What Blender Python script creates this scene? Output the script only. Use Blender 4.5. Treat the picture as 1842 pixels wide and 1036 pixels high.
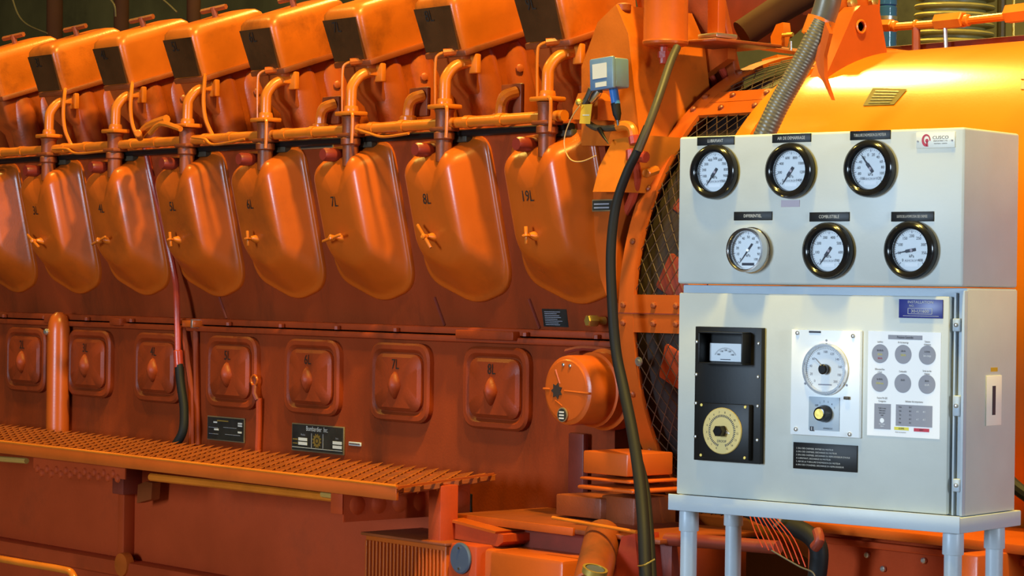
import bpy, bmesh, math, random
from mathutils import Vector, Matrix
random.seed(7)
for o in list(bpy.data.objects): bpy.data.objects.remove(o)
SC = bpy.context.scene
COL = SC.collection
PI = math.pi
R = math.radians

# ------------------------------------------------------------------ camera
F, CX, CY, ROLL, EYE = 4400.0, 921.0, 518.0, 0.0136, 1.55     # focal length in pixels of the 1842x1036 frame
ANG = PI - math.atan2(3821, F)
AX = Vector((math.cos(ANG), math.sin(ANG), 0)); RT = Vector((math.sin(ANG), -math.cos(ANG), 0)); UP = Vector((0, 0, 1))
cam = bpy.data.cameras.new('camera'); cam.sensor_width = 36; cam.lens = 36*F/1842; cam.clip_end = 200
co = bpy.data.objects.new('camera', cam); COL.objects.link(co)
cx = RT*math.cos(ROLL) + UP*math.sin(ROLL); cy = -RT*math.sin(ROLL) + UP*math.cos(ROLL); cz = -AX
m = Matrix((cx, cy, cz)).transposed().to_4x4(); m.translation = (0, 0, EYE); co.matrix_world = m
SC.camera = co
# ------------------------------------------------------------------ light
w = bpy.data.worlds.new('hall_air'); SC.world = w; w.use_nodes = True
w.node_tree.nodes['Background'].inputs[0].default_value = (.80, .58, .45, 1)
w.node_tree.nodes['Background'].inputs[1].default_value = .04
def area(name, loc, tgt, size, power, col, sy=None):
    l = bpy.data.lights.new(name, 'AREA'); l.energy = power; l.color = col
    l.shape = 'RECTANGLE' if sy else 'DISK'; l.size = size
    if sy: l.size_y = sy
    o = bpy.data.objects.new(name, l); COL.objects.link(o); o.location = loc
    o.rotation_euler = (Vector(tgt)-Vector(loc)).to_track_quat('-Z', 'Y').to_euler(); return o
SOD = (1.0, .72, .14)
area('hall_lamp_front', (-3.0, 2.1, 6.4), (-4.2, 4.0, 1.2), .40, 150, SOD)
area('hall_lamp_right', (-2.6, 3.3, 6.6), (-5.0, 4.5, 1.8), .32, 530, SOD)
area('hall_lamp_rear', (-6.9, 6.4, 6.2), (-4.6, 4.9, 1.8), .50, 460, SOD)
area('hall_lamp_far', (-10.0, 2.6, 6.6), (-8.5, 4.4, 1.5), .5, 120, SOD)
area('door_daylight', (-4.3, -3.6, 2.1), (-4.0, 4.0, 1.4), 1.2, 455, (.57, .77, 1.0), 1.8)
area('window_daylight', (6.0, 3.2, 2.6), (-4.0, 4.0, 1.6), 1.4, 400, (.66, .83, 1.0), 1.8)
vs = SC.view_settings
vs.view_transform = 'Standard'; vs.look = 'None'; vs.exposure = 0.0; vs.gamma = 1.0; vs.use_curve_mapping = False

# ------------------------------------------------------------------ measuring helpers (photo pixel -> point on a plane of the place)
def ray(px, py):
    u = (px-CX)/F; v = -(py-CY)/F; c, s = math.cos(ROLL), math.sin(ROLL)
    uu, vv = u*c - v*s, u*s + v*c
    return AX + RT*uu + UP*vv
O = Vector((0, 0, EYE))
def at(px, py, Y): d = ray(px, py); return O + d*(Y/d.y)
def atx(px, py, X): d = ray(px, py); return O + d*(X/d.x)
def atz(px, py, Z): d = ray(px, py); return O + d*((Z-EYE)/d.z)
def dep(px, py, D): return O + ray(px, py)*D

# ------------------------------------------------------------------ mesh builder
class B:
    def __init__(s): s.bm = bmesh.new()
    def box(s, x0, x1, y0, y1, z0, z1, bev=0, seg=2, M=None):
        vs_ = [s.bm.verts.new((x, y, z)) for x in (x0, x1) for y in (y0, y1) for z in (z0, z1)]
        fs = [s.bm.faces.new([vs_[i] for i in f]) for f in ((0,1,3,2),(4,6,7,5),(0,4,5,1),(2,3,7,6),(0,2,6,4),(1,5,7,3))]
        if bev:
            r = bmesh.ops.bevel(s.bm, geom=list({e for f in fs for e in f.edges}), offset=bev, segments=seg, affect='EDGES', profile=.5)
            vs_ = list({v for f in r['faces'] for v in f.verts} | {v for v in vs_ if v.is_valid})
        if M is not None:
            bmesh.ops.transform(s.bm, matrix=M, verts=[v for v in vs_ if v.is_valid])
        return s
    def loft(s, rings, cap0=True, cap1=True, closed=True):
        rs = [[s.bm.verts.new(p) for p in r] for r in rings]
        n = len(rs[0])
        for a, b in zip(rs, rs[1:]):
            for i in range(n if closed else n-1):
                j = (i+1) % n
                try: s.bm.faces.new((a[i], a[j], b[j], b[i]))
                except ValueError: pass
        if cap0 and closed: s.bm.faces.new(rs[0][::-1])
        if cap1 and closed: s.bm.faces.new(rs[-1])
        return s
    def prism(s, poly, off):
        off = Vector(off); a = [Vector(p) for p in poly]
        return s.loft([a, [p+off for p in a]])
    def tube(s, pts, r, n=10, sub=0, cap=True):
        P = [Vector(p) for p in pts]
        if sub: P = smooth(P, sub)
        N = len(P); rr = r if isinstance(r, (list, tuple)) else [r]*N
        if len(rr) != N: rr = [rr[0] + (rr[-1]-rr[0])*i/(N-1) for i in range(N)]
        T = [(P[min(i+1, N-1)]-P[max(i-1, 0)]).normalized() for i in range(N)]
        ref = Vector((0, 0, 1)) if abs(T[0].z) < .9 else Vector((0, 1, 0))
        e1 = T[0].cross(ref).normalized(); rings = []
        for i in range(N):
            e1 = (e1 - T[i]*e1.dot(T[i])).normalized(); e2 = T[i].cross(e1)
            rings.append([P[i] + (e1*math.cos(2*PI*k/n) + e2*math.sin(2*PI*k/n))*rr[i] for k in range(n)])
        return s.loft(rings, cap, cap)
    def lathe(s, prof, c, ax, n=24, cap=True):
        c = Vector(c); ax = Vector(ax).normalized()
        ref = Vector((0, 0, 1)) if abs(ax.z) < .9 else Vector((1, 0, 0))
        e1 = ax.cross(ref).normalized(); e2 = ax.cross(e1)
        return s.loft([[c + ax*h + (e1*math.cos(2*PI*k/n) + e2*math.sin(2*PI*k/n))*max(r, 1e-5) for k in range(n)] for r, h in prof], cap, cap)
    def cyl(s, a, b, r, n=16, ch=0):
        a, b = Vector(a), Vector(b); L = (b-a).length
        pr = [(r-ch, 0), (r, ch), (r, L-ch), (r-ch, L)] if ch else [(r, 0), (r, L)]
        return s.lathe(pr, a, b-a, n)
    def text(s, t, o, right, up, size, sx=1.0):
        vsx, fsx = text_geo(t); o = Vector(o); right = Vector(right); up = Vector(up)
        vv = [s.bm.verts.new(o + right*(x*size*sx) + up*(y*size)) for x, y in vsx]
        for f in fsx:
            try: s.bm.faces.new([vv[i] for i in f])
            except ValueError: pass
        return s
    def disc(s, c, e1, e2, r, n=32, r0=0):
        c = Vector(c); e1 = Vector(e1); e2 = Vector(e2)
        P = [c + (e1*math.cos(2*PI*k/n) + e2*math.sin(2*PI*k/n))*r for k in range(n)]
        if r0:
            Q = [c + (p-c)*(r0/r) for p in P]; s.loft([P, Q], False, False)
        else: s.bm.faces.new([s.bm.verts.new(p) for p in P])
        return s
def smooth(P, k):
    out = []; N = len(P)
    for i in range(N-1):
        p0, p1, p2, p3 = P[max(i-1, 0)], P[i], P[i+1], P[min(i+2, N-1)]
        for j in range(k):
            t = j/k
            out.append(.5*((2*p1) + (p2-p0)*t + (2*p0-5*p1+4*p2-p3)*t*t + (3*p1-p0-3*p2+p3)*t**3))
    out.append(P[-1]); return out
_tc = {}
def text_geo(t):
    if t in _tc: return _tc[t]
    c = bpy.data.curves.new('t', 'FONT'); c.body = t; c.size = 1; c.align_x = 'CENTER'; c.align_y = 'CENTER'; c.resolution_u = 2
    o = bpy.data.objects.new('t', c)
    me = bpy.data.meshes.new_from_object(o)
    r = ([(v.co.x, v.co.y) for v in me.vertices], [list(p.vertices) for p in me.polygons])
    bpy.data.objects.remove(o); bpy.data.curves.remove(c); bpy.data.meshes.remove(me)
    _tc[t] = r; return r
def rpoly(pts, rad, n=5):
    "round the corners of a 2D polygon; always n points per corner"
    out = []; N = len(pts); P = [Vector((p[0], p[1])) for p in pts]
    for i in range(N):
        p = P[i]; a = (P[i-1]-p); b = (P[(i+1) % N]-p); r = rad[i] if isinstance(rad, (list, tuple)) else rad
        r = min(r, a.length*.49, b.length*.49)
        q0 = p + a.normalized()*r; q1 = p + b.normalized()*r
        for k in range(n):
            t = k/(n-1); out.append(q0*(1-t)**2 + p*2*t*(1-t) + q1*t*t)
    return out

WL = {}
def empty(name, loc, rz=0):
    o = bpy.data.objects.new(name, None); COL.objects.link(o); o.location = loc; o.rotation_euler = (0, 0, rz)
    o.empty_display_size = .05; WL[o.name] = Vector(loc); return o
def mesh(name, b, mat, parent=None, loc=None, local=False, ang=35):
    me = bpy.data.meshes.new(name); bm = b.bm
    bmesh.ops.recalc_face_normals(bm, faces=bm.faces[:]); bm.to_mesh(me); bm.free()
    me.materials.append(M[mat] if isinstance(mat, str) else mat)
    for p in me.polygons: p.use_smooth = True
    me.set_sharp_from_angle(angle=R(ang))
    o = bpy.data.objects.new(name, me); COL.objects.link(o)
    if parent is not None:
        o.parent = parent; off = WL[parent.name]
    else:
        if loc is None:
            xs = [v.co for v in me.vertices]
            loc = Vector((sum(v.x for v in xs)/len(xs), sum(v.y for v in xs)/len(xs), min(v.z for v in xs)))
        off = Vector(loc); o.location = off
    if local: WL[o.name] = Vector((0, 0, 0)); 
    else:
        me.transform(Matrix.Translation(-off)); WL[o.name] = off
    return o
def tag(o, label, cat=None, group=None, kind=None):
    if label: o['label'] = label
    if cat: o['category'] = cat
    if group: o['group'] = group
    if kind: o['kind'] = kind
    return o
def copy_tree(o, parent=None):
    c = o.copy(); COL.objects.link(c); c.parent = parent
    for ch in o.children: copy_tree(ch, c)
    return c

# ------------------------------------------------------------------ materials
M = {}
def paint(name, col, rough=.38, var=.22, grime=.25, gcol=(.05, .022, .008), scale=5., metal=0., bump=.06, coat=0., gs=2.2, streak=1.0, spec=.5):
    mt = bpy.data.materials.new(name); mt.use_nodes = True; nt = mt.node_tree; N = nt.nodes; L = nt.links
    bs = N['Principled BSDF']; tc = N.new('ShaderNodeTexCoord'); mp = N.new('ShaderNodeMapping')
    gm = N.new('ShaderNodeNewGeometry')
    L.new(gm.outputs['Position'], mp.inputs[0]); mp.inputs['Scale'].default_value = (1, 1, streak)
    n1 = N.new('ShaderNodeTexNoise'); n1.inputs['Scale'].default_value = scale; n1.inputs['Detail'].default_value = 6
    n2 = N.new('ShaderNodeTexNoise'); n2.inputs['Scale'].default_value = gs; n2.inputs['Detail'].default_value = 9; n2.inputs['Roughness'].default_value = .65
    n3 = N.new('ShaderNodeTexNoise'); n3.inputs['Scale'].default_value = 160; n3.inputs['Detail'].default_value = 3
    for n in (n1, n2): L.new(mp.outputs[0], n.inputs['Vector'])
    L.new(gm.outputs['Position'], n3.inputs['Vector'])
    r1 = N.new('ShaderNodeMapRange'); r1.inputs[1].default_value = .3; r1.inputs[2].default_value = .7; r1.inputs[3].default_value = 1-var; r1.inputs[4].default_value = 1+var*.6
    L.new(n1.outputs[0], r1.inputs[0])
    mu = N.new('ShaderNodeMix'); mu.data_type = 'RGBA'; mu.blend_type = 'MULTIPLY'; mu.inputs[0].default_value = 1
    mu.inputs[6].default_value = (*col, 1); L.new(r1.outputs[0], mu.inputs[7])
    r2 = N.new('ShaderNodeMapRange'); r2.inputs[1].default_value = .52; r2.inputs[2].default_value = .72; r2.inputs[3].default_value = 0; r2.inputs[4].default_value = grime
    L.new(n2.outputs[0], r2.inputs[0])
    mx = N.new('ShaderNodeMix'); mx.data_type = 'RGBA'; L.new(r2.outputs[0], mx.inputs[0]); L.new(mu.outputs[2], mx.inputs[6]); mx.inputs[7].default_value = (*gcol, 1)
    L.new(mx.outputs[2], bs.inputs['Base Color'])
    rr = N.new('ShaderNodeMapRange'); rr.inputs[3].default_value = rough*.85; rr.inputs[4].default_value = min(1, rough*1.25); L.new(n1.outputs[0], rr.inputs[0]); L.new(rr.outputs[0], bs.inputs['Roughness'])
    bs.inputs['Specular IOR Level'].default_value = spec; bs.inputs['Metallic'].default_value = metal; bs.inputs['Coat Weight'].default_value = coat
    bp = N.new('ShaderNodeBump'); bp.inputs['Strength'].default_value = bump; bp.inputs['Distance'].default_value = .004
    ad = N.new('ShaderNodeMath'); ad.operation = 'ADD'; L.new(n1.outputs[0], ad.inputs[0]); L.new(n3.outputs[0], ad.inputs[1])
    L.new(ad.outputs[0], bp.inputs['Height']); L.new(bp.outputs[0], bs.inputs['Normal'])
    M[name] = mt; return mt
ORG = (.72, .135, .010)
paint('orange', (.50, .090, .009), .30, .16, .32, scale=4, bump=.05)
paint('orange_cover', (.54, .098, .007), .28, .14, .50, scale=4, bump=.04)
paint('orange_block_shade', (.30, .043, .008), .45, .25, .80, gcol=(.10, .022, .006), scale=3.5, bump=.10, gs=4, streak=.30, spec=.28)  # redder, darker copy of the orange: block shade mixed into dirtier paint
paint('orange_head', (.56, .122, .008), .32, .26, .75, gcol=(.10, .025, .006), scale=6, bump=.08, gs=4.5)
paint('head_casting', (.40, .072, .010), .34, .26, .80, gcol=(.07, .022, .008), scale=6, bump=.10, gs=5)
paint('orange_generator', (.66, .17, .009), .19, .10, .10, scale=3, bump=.03)
paint('orange_dirty', (.27, .052, .008), .45, .25, .7, scale=6, bump=.12, gs=4)
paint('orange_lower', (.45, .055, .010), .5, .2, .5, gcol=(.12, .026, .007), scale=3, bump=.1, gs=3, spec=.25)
paint('orange_pipe', (.64, .16, .012), .28, .15, .35, scale=9, bump=.05)
paint('oily_shade_brown', (.085, .030, .008), .30, .35, .7, gcol=(.02, .010, .004), scale=7, gs=5, bump=.1)  # oil stain and the face's shade together in one dark brown
paint('grating_paint', (.34, .078, .010), .45, .2, .5, scale=20, gs=6, spec=.3)
paint('red_plug', (.22, .022, .012), .4, .15, .3)
paint('red_pipe', (.42, .045, .02), .28, .15, .25)
paint('post_brown', (.045, .016, .008), .85, .25, .4, spec=.15)
paint('red_dark', (.22, .030, .013), .5, .25, .5)
paint('black_rubber', (.009, .009, .010), .6, .2, .1, bump=.03, spec=.25)
paint('black_gloss', (.010, .010, .011), .16, .1, .0, bump=.0)
paint('black_matt', (.008, .007, .006), .42, .2, .1, bump=.02, spec=.25)
paint('stencil_black', (.016, .010, .006), .6, .3, .0, bump=.0)
paint('dark_inside', (.022, .011, .007), .7, .4, .4)
paint('dark_mesh', (.085, .042, .024), .5, .3, .5, scale=30)
paint('grey_paint', (.53, .555, .515), .42, .05, .06, gcol=(.33, .31, .27), scale=12, bump=.03)
paint('blue_grey_paint', (.43, .50, .56), .42, .05, .08, gcol=(.3, .3, .3), scale=12, bump=.03)
paint('pipe_grey', (.44, .50, .55), .36, .06, .06, gcol=(.3, .3, .28), scale=14)
paint('steel', (.62, .60, .56), .3, .15, .2, gcol=(.2, .17, .12), metal=.9)
paint('chrome', (.80, .79, .78), .16, .05, .0, metal=1., bump=0)
paint('brass', (.62, .44, .10), .38, .15, .25, metal=.75)
paint('gold_dial', (.60, .44, .14), .45, .08, .05, metal=.2, bump=0)
paint('dial_white', (.80, .82, .82), .5, .02, .0, bump=0)
paint('paper_white', (.95, .95, .95), .6, .02, .0, bump=0)
paint('cream_plate', (.86, .84, .72), .45, .03, .0, bump=0)
paint('plate_white', (.90, .93, .93), .4, .02, .0, bump=0)
paint('print_grey', (.30, .30, .34), .6, .1, .0, bump=0)
paint('print_dark', (.035, .035, .05), .6, .1, .0, bump=0)
paint('print_light', (.62, .60, .54), .6, .1, .0, bump=0)
paint('print_yellow', (.80, .70, .06), .6, .05, .0, bump=0)
paint('print_red', (.55, .03, .06), .6, .05, .0, bump=0)
paint('plate_blue', (.020, .028, .22), .35, .1, .0, bump=0)
paint('label_pink', (.48, .40, .44), .6, .1, .0, bump=0)
paint('switch_blue', (.13, .22, .36), .35, .1, .15, gcol=(.1, .1, .1), scale=20)
paint('stem_blue', (.05, .20, .55), .3, .1, .05)
paint('strip_yellow', (.50, .26, .05), .5, .1, .2)
paint('tag_yellow', (.72, .42, .03), .45, .1, .1)
paint('wire_tan', (.62, .36, .12), .4, .1, .0)
paint('hose_brown', (.055, .042, .022), .5, .2, .3, scale=20)
paint('conduit_grey', (.14, .125, .09), .36, .12, .2, scale=14, metal=.25)
paint('name_plate', (.022, .022, .018), .4, .3, .25, gcol=(.06, .05, .03), scale=25)
paint('plate_edge', (.36, .25, .12), .4, .2, .2, metal=.5)
paint('disc_slate', (.075, .095, .14), .4, .1, .2, gcol=(.03, .03, .04))
paint('rubbed_plate', (.12, .085, .016), .75, .3, .5, scale=30)
paint('bellows_olive', (.36, .30, .10), .42, .2, .3, scale=20)
paint('wall_olive', (.17, .15, .055), .8, .5, .8, gcol=(.012, .012, .007), scale=1.6, bump=.1, gs=.9)
paint('floor_grey', (.10, .085, .07), .6, .3, .4, scale=2)
paint('glass_blue', (.03, .10, .30), .12, .2, .0)
def clear_glass():
    mt = bpy.data.materials.new('gauge_glass'); mt.use_nodes = True; nt = mt.node_tree; N = nt.nodes; L = nt.links
    N.remove(N['Principled BSDF']); out = N['Material Output']
    t = N.new('ShaderNodeBsdfTransparent'); g = N.new('ShaderNodeBsdfGlossy'); g.inputs['Roughness'].default_value = .03
    fr = N.new('ShaderNodeFresnel'); fr.inputs[0].default_value = 1.3; mx = N.new('ShaderNodeMixShader')
    L.new(fr.outputs[0], mx.inputs[0]); L.new(t.outputs[0], mx.inputs[1]); L.new(g.outputs[0], mx.inputs[2]); L.new(mx.outputs[0], out.inputs[0])
    M['gauge_glass'] = mt
clear_glass()

# ------------------------------------------------------------------ the hall
o = mesh('floor', B().box(-26, 8, -4, 12, -.1, 0), 'floor_grey'); tag(o, 'dark grey concrete hall floor', kind='structure')
o = mesh('wall_back', B().box(-26, 8, 10.5, 10.7, 0, 9), 'wall_olive'); tag(o, 'dark olive hall wall far behind the engine', kind='structure')
o = mesh('wall_left', B().box(-26.2, -26, -4, 10.5, 0, 9), 'wall_olive'); tag(o, 'dark hall wall past the far end of the engine', kind='structure')

# ------------------------------------------------------------------ engine block
PITCH = .4315
XK = lambda k: -4.907 - PITCH*k                 # cylinder 9L is k = 0, 8L k = 1 ...
yb = lambda z: 4.41 + (1.88-z)*.18              # leaning upper wall
XE = at(1108, 560, 4.45).x                      # end of the block by the coupling guard
XW = -10.2
eng = empty('engine_block', (XE-1.5, 4.8, 0))
tag(eng, 'long orange engine block with leaning upper wall behind the access covers', 'engine')
pr = [(yb(1.435), 1.435), (yb(1.99), 1.99), (yb(1.99)+.02, 2.005), (5.7, 2.02), (5.7, 1.435)]
mesh('upper_wall', B().prism([(XW, y, z) for y, z in pr], (XE-XW, 0, 0)), 'orange_block_shade', eng)
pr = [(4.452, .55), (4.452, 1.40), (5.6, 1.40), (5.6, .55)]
mesh('lower_wall', B().prism([(XW, y, z) for y, z in pr], (XE-XW, 0, 0)), 'orange_block_shade', eng)
b = B()
b.box(XW, XE, 4.432, 4.60, 1.395, 1.413, .004); b.box(XW, XE, 4.440, 4.60, 1.417, 1.437, .004)
mesh('joint_flange', b, 'orange_block_shade', eng)
x = XE-.05; i = 0
while x > -8.6:
    mesh('flange_bolt', B().lathe([(.009, 0), (.009, .010), (.006, .012)], (x, 4.428, 1.418), (0, 0, 1), 6), 'orange_block_shade', eng) if i % 3 == 0 else None
    x -= .0955; i += 1
for px0, px1 in ((826, 930), (203, 222), (85, 102)):          # shallow strips bolted under the joint
    a_, c_ = at(px0, 595, 4.43), at(px1, 598, 4.43)
    mesh('joint_strip', B().box(a_.x, c_.x, 4.415, 4.45, 1.405, 1.43, .003), 'orange_block_shade', eng)
# vertical weld seams and drips of the upper wall
for px in (785, 955, 395):
    a_ = at(px, 545, 4.48); mesh('wall_seam', B().tube([(a_.x, yb(1.52)-.002, 1.52), (a_.x+.03, yb(1.44)-.002, 1.44)], .004, 6), 'red_dark', eng)
# ------------------------------------------------------------------ upper access covers
yfr = lambda z: 4.290 + (1.90-z)*.25 + .030*max(0, (z-1.84)/.08)**2
def cover_mesh():
    base = rpoly([(-.165, 1.962), (.175, 1.975), (.206, 1.548), (.040, 1.500), (-.170, 1.575)], [.06, .055, .07, .06, .07], 9)
    front = rpoly([(-.088, 1.905), (.098, 1.930), (.112, 1.650), (.04, 1.610), (-.082, 1.655)], [.045, .05, .06, .05, .05], 9)
    cz_ = Vector((.01, 1.79))
    rings = []
    for mix, d in ((0, -.02), (0, .10), (.03, .13), (.10, .13), (.17, .16), (.24, .24), (.55, .56), (.80, .83), (.90, .925), (1.0, .975), (1.12, 1.0), (1.35, 1.005), (1.7, 1.005)):
        ring = []
        for p, q in zip(base, front):
            if mix <= 1: v = p*(1-mix) + q*mix
            else: v = q + (cz_-q)*min(1, (mix-1)*1.1)
            z = v.y; yf = min(yfr(z), yb(z)-.02); y = yb(z) - (yb(z)-yf)*d
            if d > .3:
                t = max(0, min(1, (z-1.83)/.09)); y += .022*math.exp(-((v.x-.034)/.02)**2)*t*d
                y += .012*math.exp(-((v.x+.02)/.03)**2)*max(0, min(1, (z-1.89)/.03))
            ring.append((v.x, y, z))
        rings.append(ring)
    return B().loft(rings)
cov = empty('access_cover', (0, 4.45, 1.5))
mesh('cover_shell', cover_mesh(), 'orange_cover', cov, ang=50)
b = B().lathe([(.018, 0), (.020, .004), (.020, .075), (.017, .083)], (-.012, 4.362, 1.934), (0, -1, 0), 12)
tag(mesh('plug', b, 'red_plug', cov), 'dark red round plug at the top edge')
def boss(): return B().lathe([(.014, -.01), (.012, .008), (.008, .018), (.006, .024)], (.0, yfr(1.69), 1.69), (0, -1, .1), 12)
mesh('latch_boss', boss(), 'orange_pipe', cov)
latch_me = B().box(-.056, .050, -.0035, .0035, -.004, .004, .002).lathe([(.009, -.006), (.009, .008), (.005, .011)], (0, 0, 0), (0, -1, 0), 10)
lat = mesh('latch_handle', latch_me, 'orange_pipe', cov, local=True)
lat.location = (0, yfr(1.69)-.034-4.45, .19)
names = ['9L', '8L', '7L', '6L', '5L', '4L', '3L', '2L']
LANG = [-86, -47, 13, -84, -80, 17, -29, 15]
num_me = {}
def stencil(s, o_, right, up, size, parent, nm='stencilled_number', sx=.8, mat='stencil_black'):
    return mesh(nm, B().text(s, o_, right, up, size, sx), mat, parent)
COVG = 'upper access covers along the engine side'
for k in range(8):
    c = cov if k == 0 else copy_tree(cov)
    c.location = (XK(k), 4.45, 1.5); WL[c.name] = Vector(c.location)
    for ch in c.children:
        if ch.name.startswith('latch_handle'):
            ch.rotation_euler = (-.2, R(-LANG[k]), 0); ch.scale = (.45, 1, 1) if k in (0, 3, 4) else (.85, 1, 1)
    nxt = {0: 'nearest the coupling guard', 7: 'leftmost and cut by the picture edge'}.get(k, 'between covers %s and %s' % (names[min(k+1, 7)], names[k-1]))
    tag(c, 'orange bulged access cover stencilled %s, %s' % (names[k], nxt) if k != 7 else 'orange bulged access cover cut off by the left picture edge', 'cover', COVG)
for k in range(7):
    c = [o_ for o_ in COL.objects if o_.name.startswith('access_cover') and abs(o_.location.x - XK(k)) < .01][0]
    s = '19L' if k == 0 else names[k]
    t = stencil(s, (XK(k)+(-.004 if k == 0 else 0), yfr(1.795)-.0025, 1.795), (1, 0, 0), (0, -.15, .985), .043, c)
    tag(t, 'black stencilled %s' % ('9L' if k == 0 else s))

# ------------------------------------------------------------------ crankcase doors
def door_parts():
    r = empty('crankcase_door', (0, 4.45, 1.15))
    def ring(hw, z0, z1, rad, y): return [(p.x, y, p.y) for p in rpoly([(-hw, z0), (hw, z0), (hw, z1), (-hw, z1)], rad, 7)]
    yo = 4.452
    mesh('door_rim', B().loft([ring(.140, 1.155, 1.385, .055, yo+.01), ring(.140, 1.155, 1.385, .055, yo-.016), ring(.134, 1.161, 1.379, .052, yo-.022),
        ring(.122, 1.173, 1.367, .046, yo-.022), ring(.112, 1.183, 1.357, .042, yo-.012)]), 'orange_block_shade', r)
    mesh('door_panel', B().loft([ring(.108, 1.187, 1.353, .04, yo-.008), ring(.108, 1.187, 1.353, .04, yo-.022), ring(.098, 1.197, 1.343, .036, yo-.030), ring(.05, 1.235, 1.31, .03, yo-.031)]), 'orange_block_shade', r)
    P = []
    for a_, sc in ((0, 1.0), (.006, 1.0), (.014, .80), (.022, .45), (.025, .12)):
        ring_ = []
        for j in range(16):
            t = 2*PI*j/16; rx = .026*sc*(1 - .25*abs(math.sin(t))); rz = .040*sc
            ring_.append((rx*math.cos(t)*(1-.3*abs(math.sin(t))), yo-.03-a_, 1.262 + rz*math.sin(t)))
        P.append(ring_)
    mesh('clamp_knob', B().loft(P), 'orange_block_shade', r, ang=60)
    return r
dr = door_parts()
XD = lambda k: -5.172 - PITCH*(k-1)
for k in range(1, 8):
    c = dr if k == 1 else copy_tree(dr)
    c.location = (XD(k), 4.45, 1.15); WL[c.name] = Vector(c.location)
    pos = {1: 'beside the round end cover', 4: 'above the left black data plate', 3: 'above the black maker plate', 2: 'right of the maker plate', 5: 'left of the red drain pipe', 6: 'right of the shiny vertical drain column', 7: 'farthest left, behind the catwalk'}[k]
    tag(c, 'rounded square crankcase door painted %s, %s' % (names[k], pos), 'engine door', 'crankcase doors low on the engine')
for k in range(1, 8):
    c = [o_ for o_ in COL.objects if o_.name.startswith('crankcase_door') and abs(o_.location.x - XD(k)) < .01][0]
    t = stencil(names[k], (XD(k), 4.452-.033, 1.322), (1, 0, 0), (0, 0, 1), .042, c, sx=.85); t.rotation_euler = (0, 0, 0)

# ------------------------------------------------------------------ cylinder heads and rocker covers (tilted bank)
TL = R(18); Y0, Z0 = 4.365, 2.212
def bk(x, w_, a_): return Vector((x, Y0 + w_*math.cos(TL) - a_*math.sin(TL), Z0 + w_*math.sin(TL) + a_*math.cos(TL)))
BM = Matrix(((1, 0, 0, 0), (0, math.cos(TL), -math.sin(TL), Y0), (0, math.sin(TL), math.cos(TL), Z0), (0, 0, 0, 1)))
def rocker():
    r = empty('rocker_cover', (0, Y0, Z0))
    def ring(a_, hx, w0, w1, rad): return [bk(p.x, p.y, a_) for p in rpoly([(-hx, w0), (hx, w0), (hx, w1), (-hx, w1)], rad, 6)]
    mesh('cover_shell', B().loft([ring(.0, .080, .004, .285, .022), ring(.06, .086, -.002, .29, .022), ring(.125, .092, -.006, .295, .024), ring(.145, .088, .0, .288, .026), ring(.158, .078, .012, .276, .03), ring(.163, .060, .03, .258, .03)]), 'orange_head', r, ang=50)
    fp = [(-.072, .004), (.072, .004), (.080, .13), (-.080, .13)]  # added plate: carries the downward face's shade as well as its oil stain
    tag(mesh('front_shade_plate', B().prism([bk(x_, -.0075 + .045*(.06-a_)*(a_ < .06), a_) for x_, a_ in fp], (0, .006, 0)), 'oily_shade_brown', r), 'added front plate darkened for oil stain and shade')
    mesh('base_flange', B().box(-.088, .092, .0, .295, -.018, .0, .004, M=BM), 'orange_dirty', r)
    b_ = B().cyl(bk(0, .16, .16), bk(0, .16, .195), .010, 8)
    mesh('clamp_stud', b_, 'orange_dirty', r)
    mesh('clamp_bar', B().tube([bk(-.055, .15, .186), bk(.05, .175, .190)], .009, 6), 'orange_dirty', r)
    return r
rk = rocker()
for k in range(9):
    c = rk if k == 0 else copy_tree(rk)
    c.location = (XK(k)+.005, Y0, Z0); WL[c.name] = Vector(c.location)
    nm = names[k] if k < 8 else '1L'
    lab = 'orange rocker cover with dark front face painted %s' % nm
    if k == 7: lab = 'orange rocker cover with dark front face, second from the left picture edge'
    if k == 8: lab = 'orange rocker cover cut off by the left picture edge'
    if k == 0: lab = 'large orange rocker cover cut by the top edge, nearest the blue switch'
    tag(c, lab, 'engine cover', 'rocker covers on top of the cylinder heads')
for k in range(8):
    c = [o_ for o_ in COL.objects if o_.name.startswith('rocker_cover') and abs(o_.location.x - XK(k)-.005) < .01][0]
    nm = names[k]
    if 1:
        p = bk(XK(k)-.012, -.0095, .105)
        stencil(nm, p, (1, 0, 0), Vector((0, -math.sin(TL), math.cos(TL))), .046, c, sx=.85)
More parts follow.
